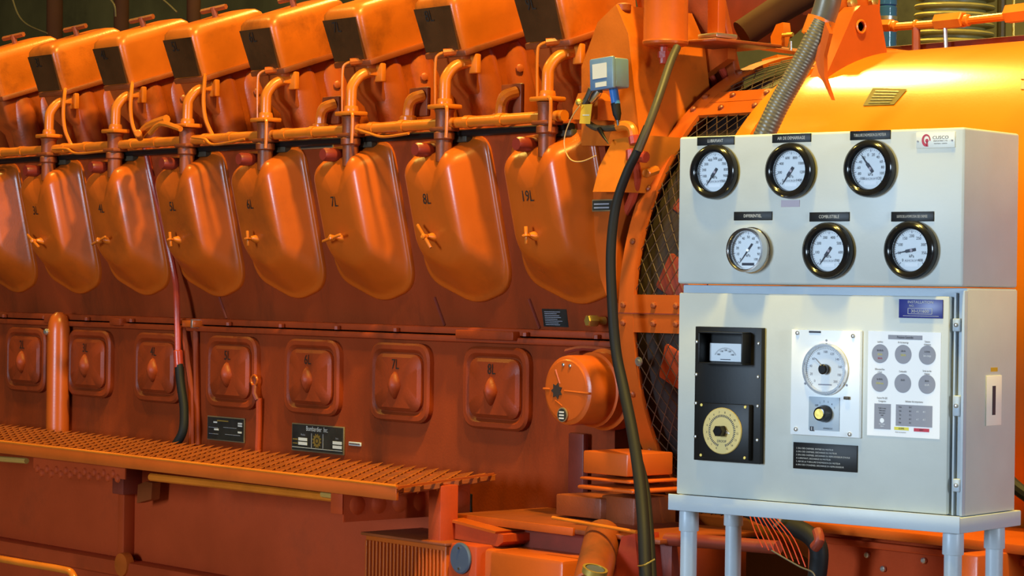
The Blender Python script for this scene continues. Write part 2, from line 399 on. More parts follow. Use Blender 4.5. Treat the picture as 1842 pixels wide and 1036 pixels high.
def head():
    r = empty('cylinder_head', (0, 4.5, 2.0))
    def ring(a_, x0, x1, w0, w1, rad): return [bk(p.x, p.y, a_) for p in rpoly([(x0, w0), (x1, w0), (x1, w1), (x0, w1)], rad, 5)]
    mesh('head_body', B().loft([ring(-.30, -.06, .055, .06, .33, .02), ring(-.15, -.065, .062, .05, .33, .02), ring(-.10, -.065, .062, .014, .32, .02), ring(-.018, -.075, .070, .008, .32, .015)]), 'head_casting', r)
    for w0, rr, bot in ((.085, .052, -.285), (.195, .056, -.30)):
        prof = [(.004, 0), (rr*.55, .004), (rr*.85, .016), (rr, .045), (rr*1.02, .16), (rr*.95, .24), (rr*.75, .275)]
        mesh('side_column', B().lathe(prof, bk(.032, w0, bot), bk(.032, w0+.01, 0)-bk(.032, w0, bot), 20), 'head_casting', r)
    for zz in (.19, .29):
        mesh('bolt_boss', B().lathe([(.012, 0), (.012, .012), (.008, .014)], bk(.080, zz, -.10), (1, -.4, 0), 8), 'head_casting', r)
    mesh('web_plate', B().box(.06, .375, .30, .325, -.34, .10, .006, M=BM), 'head_casting', r)
    mesh('stud', B().lathe([(.013, 0), (.013, .014), (.009, .017)], bk(.175, .292, -.10), (.2, -1, 0), 10), 'orange_dirty', r)
    return r
hd = head()
for k in range(9):
    c = hd if k == 0 else copy_tree(hd)
    c.location = (XK(k)+.005, 4.5, 2.0); WL[c.name] = Vector(c.location)
    nm = names[k] if k < 8 else '1L'
    tag(c, 'orange cylinder head casting under rocker cover %s' % nm if k < 7 else ('orange cylinder head casting second from the left picture edge' if k == 7 else 'orange cylinder head casting at the left picture edge'), 'engine part', 'cylinder heads in the bank')

# ------------------------------------------------------------------ fuel rail along the bank
ra = empty('header_rail', (-6.3, 4.345, 1.99)); tag(ra, 'long orange header pipe running above the access covers', 'pipe')
mesh('pipe', B().tube([(-10, 4.345, 2.008), (-7.5, 4.345, 2.008), (-4.80, 4.345, 2.008)], .0155, 14), 'orange_pipe', ra)
mesh('lower_pipe', B().tube([(-10, 4.372, 1.980), (-4.80, 4.372, 1.980)], .011, 10), 'black_matt', ra)
for k in range(8):
    for dx in (.13, .27):
        x = XK(k) + dx - .0
        if x > -4.85: continue
        mesh('pipe_clamp', B().lathe([(.0185, 0), (.0185, .022)], (x, 4.345, 2.008), (1, 0, 0), 14).box(x, x+.02, 4.345, 4.40, 2.018, 2.026, .002), 'orange_pipe', ra)
# ------------------------------------------------------------------ water jumper elbows
def jumper(kind):
    r = empty('jumper_elbow', (0, 4.33, 1.93)); y = 4.336
    mesh('valve_body', B().lathe([(.024, 0), (.024, .06), (.030, .064), (.030, .08), (.026, .084), (.026, .135), (.030, .145)], (0, y, 1.90), (0, 0, 1), 14), 'orange_dirty', r)
    mesh('flange', B().box(-.040, .040, y-.032, y+.032, 2.047, 2.060, .004), 'orange_pipe', r)
    mesh('lower_flange', B().box(-.034, .034, y-.028, y+.028, 1.985, 1.996, .003), 'orange_dirty', r)
    P = [(0, y, 2.055), (0, y, 2.105), (0, y+.004, 2.135), (0.006, y+.026, 2.165), (.012, y+.055, 2.178), (.016, y+.09, 2.183)]
    mesh('elbow', B().tube(P, .0165, 12, sub=5), 'orange_pipe', r)
    mesh('collar', B().lathe([(.022, 0), (.023, .006), (.020, .016)], (0, y, 2.06), (0, 0, 1), 14), 'orange_pipe', r)
    mesh('head_flange', B().box(-.028, .052, y+.070, y+.088, 2.150, 2.205, .004).box(-.02, .03, y+.045, y+.075, 2.168, 2.180, .003), 'orange_pipe', r)
    if kind == 0:
        P = [(-.035, y-.005, 2.05), (-.038, y-.005, 2.17), (-.032, y+.0, 2.20), (-.01, y+.02, 2.21)]
        mesh('fuel_line', B().tube(P, .0042, 7, sub=5), 'orange_pipe', r)
        mesh('line_nut', B().tube([(-.02, y+.01, 2.207), (.018, y+.05, 2.214)], .011, 8), 'orange', r)
        P = [(.036, y-.028, 2.055), (.046, y-.03, 2.045), (.046, y-.03, 2.0), (.044, y-.03, 1.965)]
        mesh('drain_tube', B().tube(P, .005, 7, sub=4), 'orange_pipe', r)
    else:
        P = [(-.005, y+.06, 2.215), (.02, y+.05, 2.222), (.05, y+.03, 2.20), (.060, y+.02, 2.13), (.075, y+.02, 2.07), (.10, y+.03, 2.02)]
        mesh('fuel_line', B().tube(P, .0065, 7, sub=5), 'orange_pipe', r)
        mesh('line_nut', B().tube([(-.025, y+.06, 2.214), (.005, y+.055, 2.219)], .010, 8), 'orange', r)
    mesh('gland', B().box(-.03, .06, y+.03, y+.08, 1.955, 1.975, .004), 'hose_brown', r)
    return r
j0, j1 = jumper(0), jumper(1)
u0 = u1 = False
for k in range(7):
    if k < 4: c = j0 if not u0 else copy_tree(j0); u0 = True
    else: c = j1 if not u1 else copy_tree(j1); u1 = True
    c.location = (XK(k)+.048, 4.33, 1.93)
    tag(c, 'curved orange jumper pipe on its flanged valve above access cover %s' % names[k], 'pipe', 'jumper elbows above the access covers')
# thin sensing tubes looped under the rail
for k, (pts) in enumerate([[(640, 232), (665, 240), (690, 246), (735, 240)], [(95, 268), (120, 268), (140, 276), (200, 270)], [(345, 247), (368, 250), (385, 260), (440, 250)]]):
    P = [at(px, py, 4.315) for px, py in pts]
    tag(mesh('sensing_tube', B().tube(P, .0042, 7, sub=5), 'orange_pipe'), ['thin orange tube drooping below the header beside jumper 7L', 'thin orange tube drooping below the header beside jumper 3L', 'thin orange tube drooping below the header beside jumper 5L'][k], 'tube', 'thin sensing tubes under the header')
for k in (0, 1, 2):                                       # small drain elbows between the heads
    p = at([905, 738, 580][k], [185, 190, 205][k], 4.42)
    r = empty('drain_elbow', p); tag(r, 'small orange elbow on a square plate between heads %s and %s' % (names[k+1], names[k]), 'pipe', 'small elbows between the heads')
    mesh('plate', B().box(p.x-.045, p.x+.04, p.y+.03, p.y+.045, p.z-.03, p.z+.055, .004), 'orange_dirty', r)
    mesh('elbow', B().tube([p+Vector((-.008, 0, -.035)), p+Vector((-.005, 0, -.005)), p+Vector((.01, .0, .018)), p+Vector((.022, .03, .03))], .0175, 10, sub=4), 'orange_pipe', r)
    mesh('foot_flange', B().lathe([(.026, 0), (.026, .012), (.021, .016)], p+Vector((-.008, 0, -.045)), (0, 0, 1), 12), 'orange_pipe', r)
# governor linkage between 4L and 5L
r = empty('governor_linkage', at(285, 248, 4.30)); tag(r, 'orange lever linkage lying against the header between jumpers 4L and 5L', 'linkage')
mesh('lever', B().tube([at(250, 246, 4.29), at(268, 226, 4.29), at(300, 214, 4.29)], .014, 8, sub=3), 'orange_pipe', r)
mesh('fork', B().tube([at(270, 240, 4.28), at(290, 222, 4.28), at(325, 232, 4.28)], .009, 8, sub=3), 'orange_pipe', r)
mesh('pivot', B().cyl(at(252, 247, 4.31), at(248, 240, 4.25), .013, 10, .003), 'orange_pipe', r)
# data plate under the header
def plate(name, px0, py0, px1, py1, Y, label, lean=0, edge='plate_edge', face='name_plate', rows=(), t=.004):
    a_, c_ = at(px0, py0, Y), at(px1, py1, Y)
    x0, x1, z0, z1 = a_.x, c_.x, c_.z, a_.z
    ctr = Vector(((x0+x1)/2, Y, z0)); r = empty(name, ctr); tag(r, label, 'plate')
    sh = Matrix(((1, 0, 0, 0), (0, 1, -lean, lean*z0), (0, 0, 1, 0), (0, 0, 0, 1)))
    e = .0035
    mesh('backing', B().box(x0, x1, Y-t, Y+.001, z0, z1, .001, M=sh), edge, r)
    mesh('face', B().box(x0+e, x1-e, Y-t-.0012, Y-t+.001, z0+e, z1-e, M=sh), face, r)
    W_, H_ = x1-x0, z1-z0
    for kind, u, v, wd, ht, mat in rows:
        zc = z0 + v*H_; yy = Y-t-.0020 - lean*(zc-z0)
        if kind == 'bar': mesh('printed_bar', B().box(x0+u*W_, x0+(u+wd)*W_, yy, yy+.001, zc, zc+ht*H_, M=None), mat, r)
        elif kind == 'ring': mesh('emblem', B().disc((x0+u*W_, yy, zc), (1, 0, 0), (0, 0, 1), wd*W_, 20, wd*W_*.55).disc((x0+u*W_, yy, zc), (1, 0, 0), (0, 0, 1), wd*W_*.25, 12), mat, r)
        elif kind == 'cog':
            b_ = B(); c0 = Vector((x0+u*W_, yy, zc)); rr_ = wd*W_
            P_ = []
            for j in range(48):
                q = rr_*(1.0 if (j//2) % 2 else .78); t_ = 2*PI*j/48
                P_.append(c0 + Vector((math.cos(t_)*q, 0, math.sin(t_)*q)))
            b_.loft([P_, [c0+(p-c0)*.5/max(.5, 1) for p in P_]], False, False); b_.disc(c0, (1, 0, 0), (0, 0, 1), rr_*.28, 12)
            mesh('emblem', b_, mat, r)
        else: mesh('printed_text', B().text(kind, (x0+u*W_, yy, zc), (1, 0, 0), (0, 0, 1), ht*H_, wd), mat, r)
    return r
PL_ = 'print_light'
plate('data_plate', 375, 747, 441, 797, 4.450, 'black data plate with worn lettering below crankcase door 5L', rows=[
    ('bar', .28, .80, .30, .05, 'brass'), ('bar', .18, .72, .10, .06, PL_), ('bar', .84, .74, .11, .07, PL_), ('bar', .84, .65, .11, .06, PL_),
    ('bar', .20, .42, .12, .07, PL_), ('bar', .84, .38, .10, .07, PL_), ('bar', .05, .52, .25, .015, 'print_grey'), ('bar', .45, .56, .35, .015, 'print_grey'), ('bar', .5, .28, .4, .015, 'print_grey'), ('bar', .06, .26, .25, .015, 'print_grey')])
plate('maker_plate', 527, 760, 620, 819, 4.450, 'black maker plate reading Bombardier Inc. above the catwalk', rows=[
    ('Bombardier  Inc.', .50, .83, .78, .25, PL_), ('cog', .50, .42, .085, 0, 'brass'), ('bar', .14, .38, .17, .11, PL_), ('bar', .14, .23, .17, .11, PL_),
    ('bar', .80, .36, .17, .11, PL_), ('bar', .80, .21, .17, .11, PL_), ('Modele', .23, .60, .9, .10, 'print_grey'), ('Serie', .88, .57, .9, .09, 'print_grey'),
    ('bar', .02, .13, .96, .015, PL_), ('bar', .03, .40, .09, .04, 'brass'), ('bar', .03, .26, .09, .03, 'brass'), ('bar', .39, .16, .008, .52, 'print_grey'), ('bar', .61, .16, .008, .52, 'print_grey')])
plate('number_tag', 628, 794, 650, 803, 4.450, 'small pale metal tag right of the maker plate', edge='print_light', face='steel', t=.002)
plate('instruction_plate', 980, 553, 1027, 591, yb(1.44)+.004, 'dark lettered instruction plate low on the wall under access cover 9L', lean=.18, rows=[('bar', .12, .15+.09*i, random.uniform(.45, .75), .03, 'print_grey') for i in range(8)])
plate('rail_plate', 543, 251, 601, 266, yb(1.95)-.004, 'narrow dark plate on the wall under the header pipe', lean=.18, rows=[('bar', .1, .3, .8, .1, 'print_grey'), ('bar', .1, .6, .7, .1, 'print_grey')])

# ------------------------------------------------------------------ drain column, red pipe and hose on the lower wall
r = empty('drain_column', at(100, 790, 4.40)); tag(r, 'shiny orange vertical drain column with a domed top, left of crankcase door 3L', 'pipe')
p0, p1 = at(103, 800, 4.41), at(88, 590, 4.41)
mesh('column', B().lathe([(.040, 0), (.040, .44), (.037, .475), (.028, .50), (.012, .513)], (p0.x, 4.41, p0.z-.05), (0, .0, 1), 20), 'orange', r)
mesh('cap_screw', B().lathe([(.012, 0), (.011, .008), (.006, .012)], (at(84, 597, 4.37).x, 4.372, at(84, 597, 4.37).z), (.3, -1, 0), 10), 'steel', r)
r = empty('drain_pipe', at(320, 655, 4.38)); tag(r, 'red drain pipe running down past access cover 5L into a black hose', 'pipe')
mesh('pipe', B().tube([at(258, 250, 4.37), at(275, 330, 4.40), at(300, 430, 4.41), at(315, 500, 4.42), at(318, 540, 4.41), at(320, 640, 4.40)], .0105, 10, sub=4), 'red_pipe', r)
mesh('ferrule', B().cyl(at(320, 630, 4.40), at(322, 662, 4.40), .016, 12, .003), 'red_pipe', r)
mesh('rubber_hose', B().tube([at(322, 655, 4.40), at(325, 690, 4.395), at(331, 735, 4.385), at(329, 775, 4.37), at(316, 800, 4.36)], .0145, 12, sub=5), 'black_rubber', r)
b = B().box(0, .075, 4.41, 4.45, 0, .022, .003); q = at(331, 588, 4.42); b.bm.transform(Matrix.Translation((q.x, 0, q.z)))
mesh('pipe_bracket', b, 'orange', r)
mesh('bracket_end', B().box(q.x+.062, q.x+.067, 4.405, 4.45, q.z-.002, q.z+.026), 'steel', r)
q = at(462, 690, 4.44)
r = empty('petcock', q); tag(r, 'small ring handled drain cock right of crankcase door 5L', 'valve')
mesh('ring', B().tube([q+Vector((.016*math.cos(t), -.01, .016*math.sin(t)+.01)) for t in [2*PI*i/16 for i in range(17)]], .004, 6), 'orange', r)
mesh('spout', B().tube([q+Vector((.004, -.01, -.005)), q+Vector((.01, -.016, -.03)), q+Vector((.02, -.012, -.05))], .008, 8), 'red_dark', r)
mesh('drip_pipe', B().tube([q+Vector((.02, -.005, -.045)), q+Vector((.018, -.003, -.12)), q+Vector((.012, -.003, -.24))], .010, 8), 'orange_lower', r)
r = empty('wall_conduit', at(345, 800, 4.44)); tag(r, 'orange vertical pipe pair on the wall between doors 4L and 5L', 'pipe')
mesh('pipe', B().tube([at(330, 590, 4.43), at(338, 650, 4.43), at(344, 700, 4.43), at(345, 800, 4.43)], .011, 8, sub=3), 'orange_block_shade', r)
mesh('pipe', B().tube([at(352, 595, 4.44), at(355, 800, 4.44)], .010, 8), 'orange_block_shade', r)

# ------------------------------------------------------------------ round end cover beside door 8L
c0 = at(1022, 702, 4.29)
r = empty('round_end_cover', (c0.x, 4.40, c0.z-.09)); tag(r, 'orange round drum cover with a star shaped hole, between door 8L and the guard', 'engine cover')
mesh('drum', B().lathe([(.080, -.006), (.090, 0), (.0915, .008), (.0915, .085), (.099, .087), (.099, .115), (.094, .118), (.108, .125), (.108, .17)], c0, (0, 1, 0), 48), 'orange', r)
mesh('face', B().lathe([(.0, -.010), (.05, -.010), (.078, -.008), (.084, -.003), (.084, .0)], c0, (0, 1, 0), 40), 'orange', r)
b = B(); s0 = at(1001, 703, 4.278)
P = [s0 + Vector((math.cos(t)*q_, 0, math.sin(t)*q_)) for t, q_ in [(2*PI*i/14, .022 if i % 2 else .014) for i in range(14)]]
b.loft([P, [p+Vector((0, .012, 0)) for p in P]]); mesh('star_hole', b, 'dark_inside', r)
for a0, a1 in (((1016, 703), (1060, 708)), ((978, 699), (990, 700)), ((1000, 665), (1008, 690)), ((1000, 720), (1012, 730))):
    mesh('face_rib', B().tube([at(*a0, 4.282), at(*a1, 4.282)], .0035, 6), 'orange', r)
t0 = at(1013, 746, 4.279)
mesh('round_tag', B().lathe([(.019, 0), (.019, .004)], t0, (0, -1, 0), 24), 'plate_edge', r); mesh('tag_face', B().lathe([(.016, .004), (.016, .0055)], t0, (0, -1, 0), 24), 'name_plate', r)
b = B()
for dz in (.007, -.001, -.009): b.box(t0.x-.009, t0.x+.009, t0.y-.0065, t0.y-.0055, t0.z+dz-.002, t0.z+dz+.002)
mesh('tag_print', b, 'print_light', r)
for px, py in ((1015, 656), (1027, 658)):
    mesh('face_screw', B().lathe([(.005, 0), (.005, .005), (.003, .006)], at(px, py, 4.283), (0, -1, 0), 8), 'steel', r)
mesh('shroud', B().tube([at(1018, 632, 4.40), at(1050, 626, 4.41), at(1110, 632, 4.44)], .007, 6, sub=3), 'red_dark', r)
# brass plug
q = at(1068, 577, 4.44); r = empty('brass_plug', q); tag(r, 'brass hexagonal plug beside the instruction plate', 'fitting')
mesh('hex', B().lathe([(.016, 0), (.017, .004), (.017, .026), (.014, .03)], q+Vector((0, .01, 0)), (-.2, -1, 0), 6), 'brass', r)
mesh('thread', B().lathe([(.011, 0), (.011, .03)], q+Vector((.006, .035, 0)), (-.2, -1, 0), 12), 'brass', r)

# ------------------------------------------------------------------ coupling guard (mesh drum) and generator
YC, ZC, RG = 5.005, 1.49, .705
XG = at(1112, 560, 4.30).x
def gp(x, ph, rr=RG): return Vector((x, YC - rr*math.cos(R(ph)), ZC + rr*math.sin(R(ph))))
def shell(b_, x0, x1, p0, p1, r0, r1, n):
    for_ring = []
    for i in range(n+1):
        ph = p0 + (p1-p0)*i/n
        for_ring.append([gp(x0, ph, r0), gp(x1, ph, r0), gp(x1, ph, r1), gp(x0, ph, r1)])
    return b_.loft(for_ring)
gd = empty('coupling_guard', (XG+.15, YC, .8)); tag(gd, 'orange drum shaped coupling guard with mesh windows left of the gauge panel', 'guard')
WS = .055; WM = .195
mesh('rim', shell(B(), XG, XG+WS, -62, 120, RG-.012, RG, 70), 'orange', gd)
mesh('rim', shell(B(), XG+WS+WM, XG+WS+WM+.05, -62, 120, RG-.012, RG+.003, 70), 'orange_generator', gd)
for p0, p1 in ((-3.9, -.12), (.12, 3.9), (47, 51.2), (51.4, 55.5), (88, 92), (-52, -48)):
    mesh('cross_bar', shell(B(), XG+WS-.004, XG+WS+WM+.004, p0, p1, RG-.010, RG-.001, 4), 'orange', gd)
mesh('split_flange', shell(B(), XG-.003, XG+WS+WM, -.10, .10, RG-.01, RG+.001, 2), 'red_dark', gd)
for ph, xs in ((1.7, (.02, .13, .21)), (-2.0, (.02, .13, .21)), (49, (.02, .12, .24, .30)), (53.5, (.02, .12, .24, .30)), (15, (.027,)), (27, (.027,)), (38, (.027,)), (-17, (.027,)), (-30, (.027,)), (-40, (.027,)), (65, (.027, .29)), (30, (.30,)), (38, (.30,))):
    for dx in xs:
        q = gp(XG+dx, ph, RG-.002); n_ = (q-Vector((q.x, YC, ZC))).normalized()
        mesh('bolt', B().lathe([(.0085, 0), (.0085, .007), (.005, .010)], q, n_, 8), 'orange_dirty', gd)
q = gp(XG+WS+.012, -10, RG-.002); mesh('bolt', B().lathe([(.012, 0), (.012, .004), (.006, .004), (.006, .008)], q, (0, -1, -.1), 12), 'steel', gd)
def mesh_window(p0, p1):
    b_ = B(); L_ = R(p1-p0)*RG; cw, chh = .036, .052; rr_ = RG-.008
    xa, xb = XG+WS-.003, XG+WS+WM+.003; Wd = xb-xa; sl = cw/chh*1.0; r_ = .0012
    for sgn in (1, -1):
        n0 = int((Wd + L_*sl)/cw)+2
        for i in range(n0):
            s0_ = (i*cw) - (L_*sl if sgn > 0 else 0)
            pts = []
            for j in range(41):
                l_ = L_*j/40; xx = s0_ + sgn*l_*sl
                if 0 <= xx <= Wd: pts.append(gp(xa+xx, p0 + math.degrees(l_/RG), rr_ + .0012*sgn))
            if len(pts) > 1: b_.tube(pts, r_, 4)
    return b_
for p0, p1 in ((3.9, 47), (-48, -3.9), (55.5, 88)):
    tag(mesh('wire_mesh', mesh_window(p0, p1), 'dark_mesh', gd), None, kind='stuff')
mesh('back_shell', shell(B(), XG, XG+WS+WM+.05, 120, 200, RG-.02, RG-.002, 24), 'dark_inside', gd)
mesh('inner_wheel', B().lathe([(.35, 0), (.64, .0), (.66, .02), (.66, WS+WM+.03), (.5, WS+WM+.04)], (XG+.005, YC, ZC), (1, 0, 0), 64), 'dark_inside', gd)
for ph in (26, 8, -12, -30):
    q = gp(XG+.15, ph, .650); mesh('fan_blade', B().box(-.05, .06, -.015, .015, -.05, .05, .01, M=Matrix.Translation(q) @ Matrix.Rotation(R(-ph), 4, 'X') @ Matrix.Rotation(R(25), 4, 'Y')), 'orange_lower' if ph == -12 else 'red_dark', gd)
gn = empty('generator', (XG+1.6, YC, .8)); tag(gn, 'large yellow-orange generator barrel behind the gauge panel', 'generator')
XN = XG+WS+WM+.05
mesh('barrel', B().lathe([(.5, 0), (.690, 0), (.700, .01), (.700, .05), (.694, .07), (.694, 3.2), (.5, 3.2)], (XN, YC, ZC), (1, 0, 0), 128), 'orange_generator', gn)
# rubbed data patch, curved with the barrel
def patch(pts, lift):
    rows_ = []
    for px, py in pts:
        d = ray(px, py); rr_ = .694+lift           # meet the barrel
        A_ = d.y**2 + d.z**2; Bq = 2*(d.y*(0-YC) + d.z*(EYE-ZC)); C_ = YC**2 + (EYE-ZC)**2 - rr_**2
        t = (-Bq - math.sqrt(max(0, Bq*Bq-4*A_*C_)))/(2*A_); rows_.append(O + d*t)
    return rows_
def lerp2(a_, b_, t): return (a_[0]+(b_[0]-a_[0])*t, a_[1]+(b_[1]-a_[1])*t)
def barrel_patch(c4, lift, n=6):
    g = [patch([lerp2(lerp2(c4[0], c4[1], i/n), lerp2(c4[3], c4[2], i/n), j/n) for i in range(n+1)], lift) for j in range(n+1)]
    return B().loft(g, False, False, closed=False)
mesh('rating_plate', barrel_patch([(1570, 158), (1632, 160), (1608, 188), (1552, 190)], .002), 'rubbed_plate', gn)
for i in range(5):
    t = .12+.17*i; a_ = lerp2((1570, 158), (1552, 190), t); c_ = lerp2((1632, 160), (1608, 188), t)
    mesh('plate_lettering', barrel_patch([lerp2(a_, c_, .12), lerp2(a_, c_, .8), lerp2((a_[0]-1, a_[1]+2.2), (c_[0]-1, c_[1]+2.2), .8), lerp2((a_[0]-1, a_[1]+2.2), (c_[0]-1, c_[1]+2.2), .12)], .0035, 3), 'name_plate', gn)
mesh('stencil_mark', barrel_patch([(1836, 128), (1848, 128), (1848, 142), (1836, 142)], .002, 2), 'red_dark', gn)
mesh('stencil_mark', barrel_patch([(1836, 146), (1848, 146), (1848, 160), (1836, 160)], .002, 2), 'red_dark', gn)
# generator feet and skirt under the panel
a_, c_ = at(1385, 925, 4.22), at(1760, 948, 4.22)
sk = empty('generator_bed', (c_.x, 4.3, 0)); tag(sk, 'red-orange generator base frame with bolts below the gauge panel', 'machine base')
zt = a_.z
mesh('top_flange', B().box(a_.x, XN+3.2, 4.16, 4.9, zt-.022, zt, .004), 'orange', sk)
mesh('skirt', B().box(a_.x+.12, XN+3.2, 4.22, 4.8, zt-.30, zt-.022, .003), 'orange_lower', sk)
mesh('skirt_lip', B().box(a_.x+.12, XN+3.2, 4.20, 4.3, zt-.05, zt-.035, .003), 'orange_lower', sk)
mesh('lower_beam', B().box(a_.x, XN+3.2, 4.10, 4.9, .0, zt-.30, .004), 'red_dark', sk)
for px, py in ((1531, 957), (1633, 966), (1561, 998), (1663, 1008), (1590, 1023)):
    mesh('bolt', B().lathe([(.007, 0), (.007, .006), (.004, .008)], at(px, py, 4.218), (0, -1, 0), 8), 'steel', sk)
q = at(1776, 945, 4.13); mesh('foot_web', B().box(q.x-.03, q.x+.03, 4.06, 4.3, 0, zt-.02, .004), 'orange', sk)

# lifting lug, transverse plate on the barrel
xl = at(1545, 60, 4.78).x
P = [atx(px, py, xl) for px, py in ((1482, 104), (1536, 22), (1548, 10), (1580, 8), (1588, 50), (1604, 100))]
r = empty('lifting_lug', (xl, P[0].y+.1, P[0].z)); tag(r, 'orange lifting lug with a bored eye on top of the generator', 'lifting lug')
P[0].z -= .06; P[-1].z -= .06
mesh('plate', B().prism(P, (-.055, 0, 0)), 'orange', r)
q = atx(1547, 48, xl); mesh('eye', B().lathe([(.017, 0), (.017, .004), (.012, .004), (.012, -.02), (.0, -.02)], q+Vector((0, 0, 0)), (1, 0, 0), 20), 'red_dark', r)
mesh('eye_lip', B().tube([q+Vector((.004, .016*math.cos(t), .016*math.sin(t))) for t in [2*PI*i/20 for i in range(21)]], .003, 6), 'orange_pipe', r)
P = [atx(px, py, xl-.06) for px, py in ((1506, 40), (1506, -30), (1584, -30), (1582, 40))]
mesh('upright', B().prism(P, (-.05, 0, 0)), 'orange', r)
for px, py in ((1530, 5), (1568, 3)):
    q = atx(px, py, xl-.055); mesh('bolt', B().lathe([(.014, 0), (.014, .012), (.008, .015)], q, (1, 0, 0), 8), 'brass', r)
# corrugated conduit in front of the generator
r = empty('corrugated_conduit', at(1372, 250, 4.12)); tag(r, 'thick grey corrugated conduit slanting down behind the gauge panel', 'conduit')
P = smooth([at(px, py, Y) for px, py, Y in ((1478, 40, 4.22), (1455, 90, 4.2), (1428, 140, 4.18), (1400, 190, 4.16), (1372, 250, 4.14), (1350, 300, 4.14))], 40)
mesh('ribbed_hose', B().tube(P, [.0252 if (i % 4) < 2 else .0245 for i in range(len(P))], 16), 'conduit_grey', r, ang=60)
mesh('smooth_sleeve', B().tube([at(px, py, 4.23) for px, py in ((1476, 45), (1484, 22), (1490, 0), (1494, -30))], .030, 18, sub=3), 'conduit_grey', r)
mesh('clamp', B().tube([at(1466, 66, 4.22), at(1478, 34, 4.23)], .0335, 20), 'orange_pipe', r)
P = [at(px, py, 4.20) for px, py in ((1484, 40), (1476, 75), (1464, 98), (1472, 130), (1496, 180), (1483, 138), (1482, 100), (1492, 60))]
mesh('clamp_strap', B().prism(P, (0, .012, 0)), 'orange', r)

# pipe run with unions above the generator
r = empty('pipe_run', at(1700, 45, 5.3)); tag(r, 'orange pipe with hexagonal unions above the generator barrel', 'pipe')
YP = 5.35
mesh('pipe', B().tube([at(1590, 50, YP), at(1700, 42, YP), at(1880, 22, YP)], .0115, 10), 'orange_pipe', r)
for a0, a1, rr_ in (((1578, 46), (1606, 45), .018), ((1684, 40), (1734, 35), .023), ((1812, 26), (1860, 20), .027), ((1645, 45), (1650, 45), .015), ((1736, 37), (1744, 36), .017), ((1606, 47), (1613, 47), .016)):
    mesh('union', B().cyl(at(*a0, YP), at(*a1, YP), rr_, 6 if rr_ > .0175 else 12, .003), 'orange_pipe', r)
mesh('post', B().cyl(at(1648, 50, YP), at(1648, 92, YP), .012, 10), 'orange_dirty', r)
mesh('post', B().cyl(at(1700, 48, YP), at(1702, 92, YP), .006, 8), 'steel', r)
a_ = at(1600, 88, 5.4); tag(mesh('trunk_rail', B().box(a_.x-.1, a_.x+3, 5.38, 5.5, a_.z-.25, a_.z+.005, .004), 'red_dark'), 'dark red ledge running behind the generator crown', 'rail')
# bellows
q = at(1707, 90, 7.0); r = empty('expansion_bellows', q); tag(r, 'olive ribbed expansion bellows standing behind the pipe run', 'bellows')
prof = [(.10, -.3)]
for i in range(22):
    h = -.30+.032*i; prof += [(.112, h+.004), (.142, h+.010), (.146, h+.016), (.142, h+.022), (.112, h+.028)]
mesh('ribbed_body', B().lathe(prof, q+Vector((.02, 0, .02)), (.03, 0, 1), 40), 'bellows_olive', r)
for px, w_ in ((1801, .017), (1823, .006)):
    q = at(px, 60, 7.2); tag(mesh('stand_pipe', B().cyl((q.x, 7.2, q.z-.6), (q.x, 7.2, 3.6), w_, 10), 'hose_brown' if w_ > .01 else 'brass'), 'brown vertical pipe right of the bellows' if w_ > .01 else 'thin pale vertical rod at the right of the brown pipe', 'pipe')
q = at(1596, 20, 6.2); r = empty('blue_canister', q-Vector((0, 0, .2))); tag(r, 'glossy blue canister glimpsed behind the lifting lug', 'canister')
mesh('body', B().lathe([(.03, -.25), (.032, -.24), (.032, .012), (.028, .016), (.032, .02), (.032, .2)], q, (0, 0, 1), 20), 'glass_blue', r)
mesh('band', B().lathe([(.0335, 0), (.0335, .012)], q+Vector((0, 0, -.03)), (0, 0, 1), 20), 'steel', r)

# ------------------------------------------------------------------ end of the engine beside the guard
# filter canister
q = at(1197, 80, 4.42); r = empty('filter_canister', q); tag(r, 'upright orange filter canister cut by the top edge above the guard', 'filter')
mesh('bowl', B().lathe([(.02, -.004), (.052, -.004), (.0585, .0), (.0600, .006), (.0575, .012), (.0575, .5)], q, (0, 0, 1), 36), 'orange', r)
mesh('drain_stub', B().cyl(q+Vector((-.006, 0, -.004)), q+Vector((-.006, 0, -.05)), .011, 10, .002), 'red_pipe', r)
mesh('drain_nut', B().cyl(q+Vector((-.006, 0, -.018)), q+Vector((-.006, 0, -.034)), .016, 6), 'red_pipe', r)
# housing behind the blue switch
r = empty('pump_housing', at(1100, 260, 4.45)); tag(r, 'orange slanted pump housing behind the blue switch', 'engine part')
P = [at(px, py, 4.37) for px, py in ((1046, 262), (1046, 120), (1075, 40), (1108, 8), (1130, 60), (1152, 262))]
mesh('casing', B().prism(P, (0, .28, 0)), 'orange_head', r)
mesh('cap', B().cyl(at(1122, 22, 4.40), at(1122, 6, 4.40), .020, 12, .004), 'orange_dirty', r)
P = [at(px, py, 4.62) for px, py in ((1150, 262), (1140, 120), (1180, 100), (1205, 150), (1185, 235))]
mesh('back_casing', B().prism(P, (0, .2, 0)), 'orange_dirty', r)
for c4 in (((1134, 108), (1178, 94), (1186, 102), (1140, 118)), ((1140, 118), (1176, 112), (1174, 120), (1142, 122)), ((1152, 212), (1186, 205), (1184, 214), (1154, 222)), ((1150, 190), (1170, 178), (1175, 184), (1152, 200))):
    mesh('fin', B().prism([at(px, py, 4.52) for px, py in c4], (0, .08, 0)), 'orange_pipe', r)
P = [at(px, py, 4.31) for px, py in ((1030, 195), (1040, 168), (1060, 165), (1075, 180), (1075, 215), (1030, 215))]
mesh('boss_block', B().prism(P, (0, .06, 0)), 'orange_head', r)
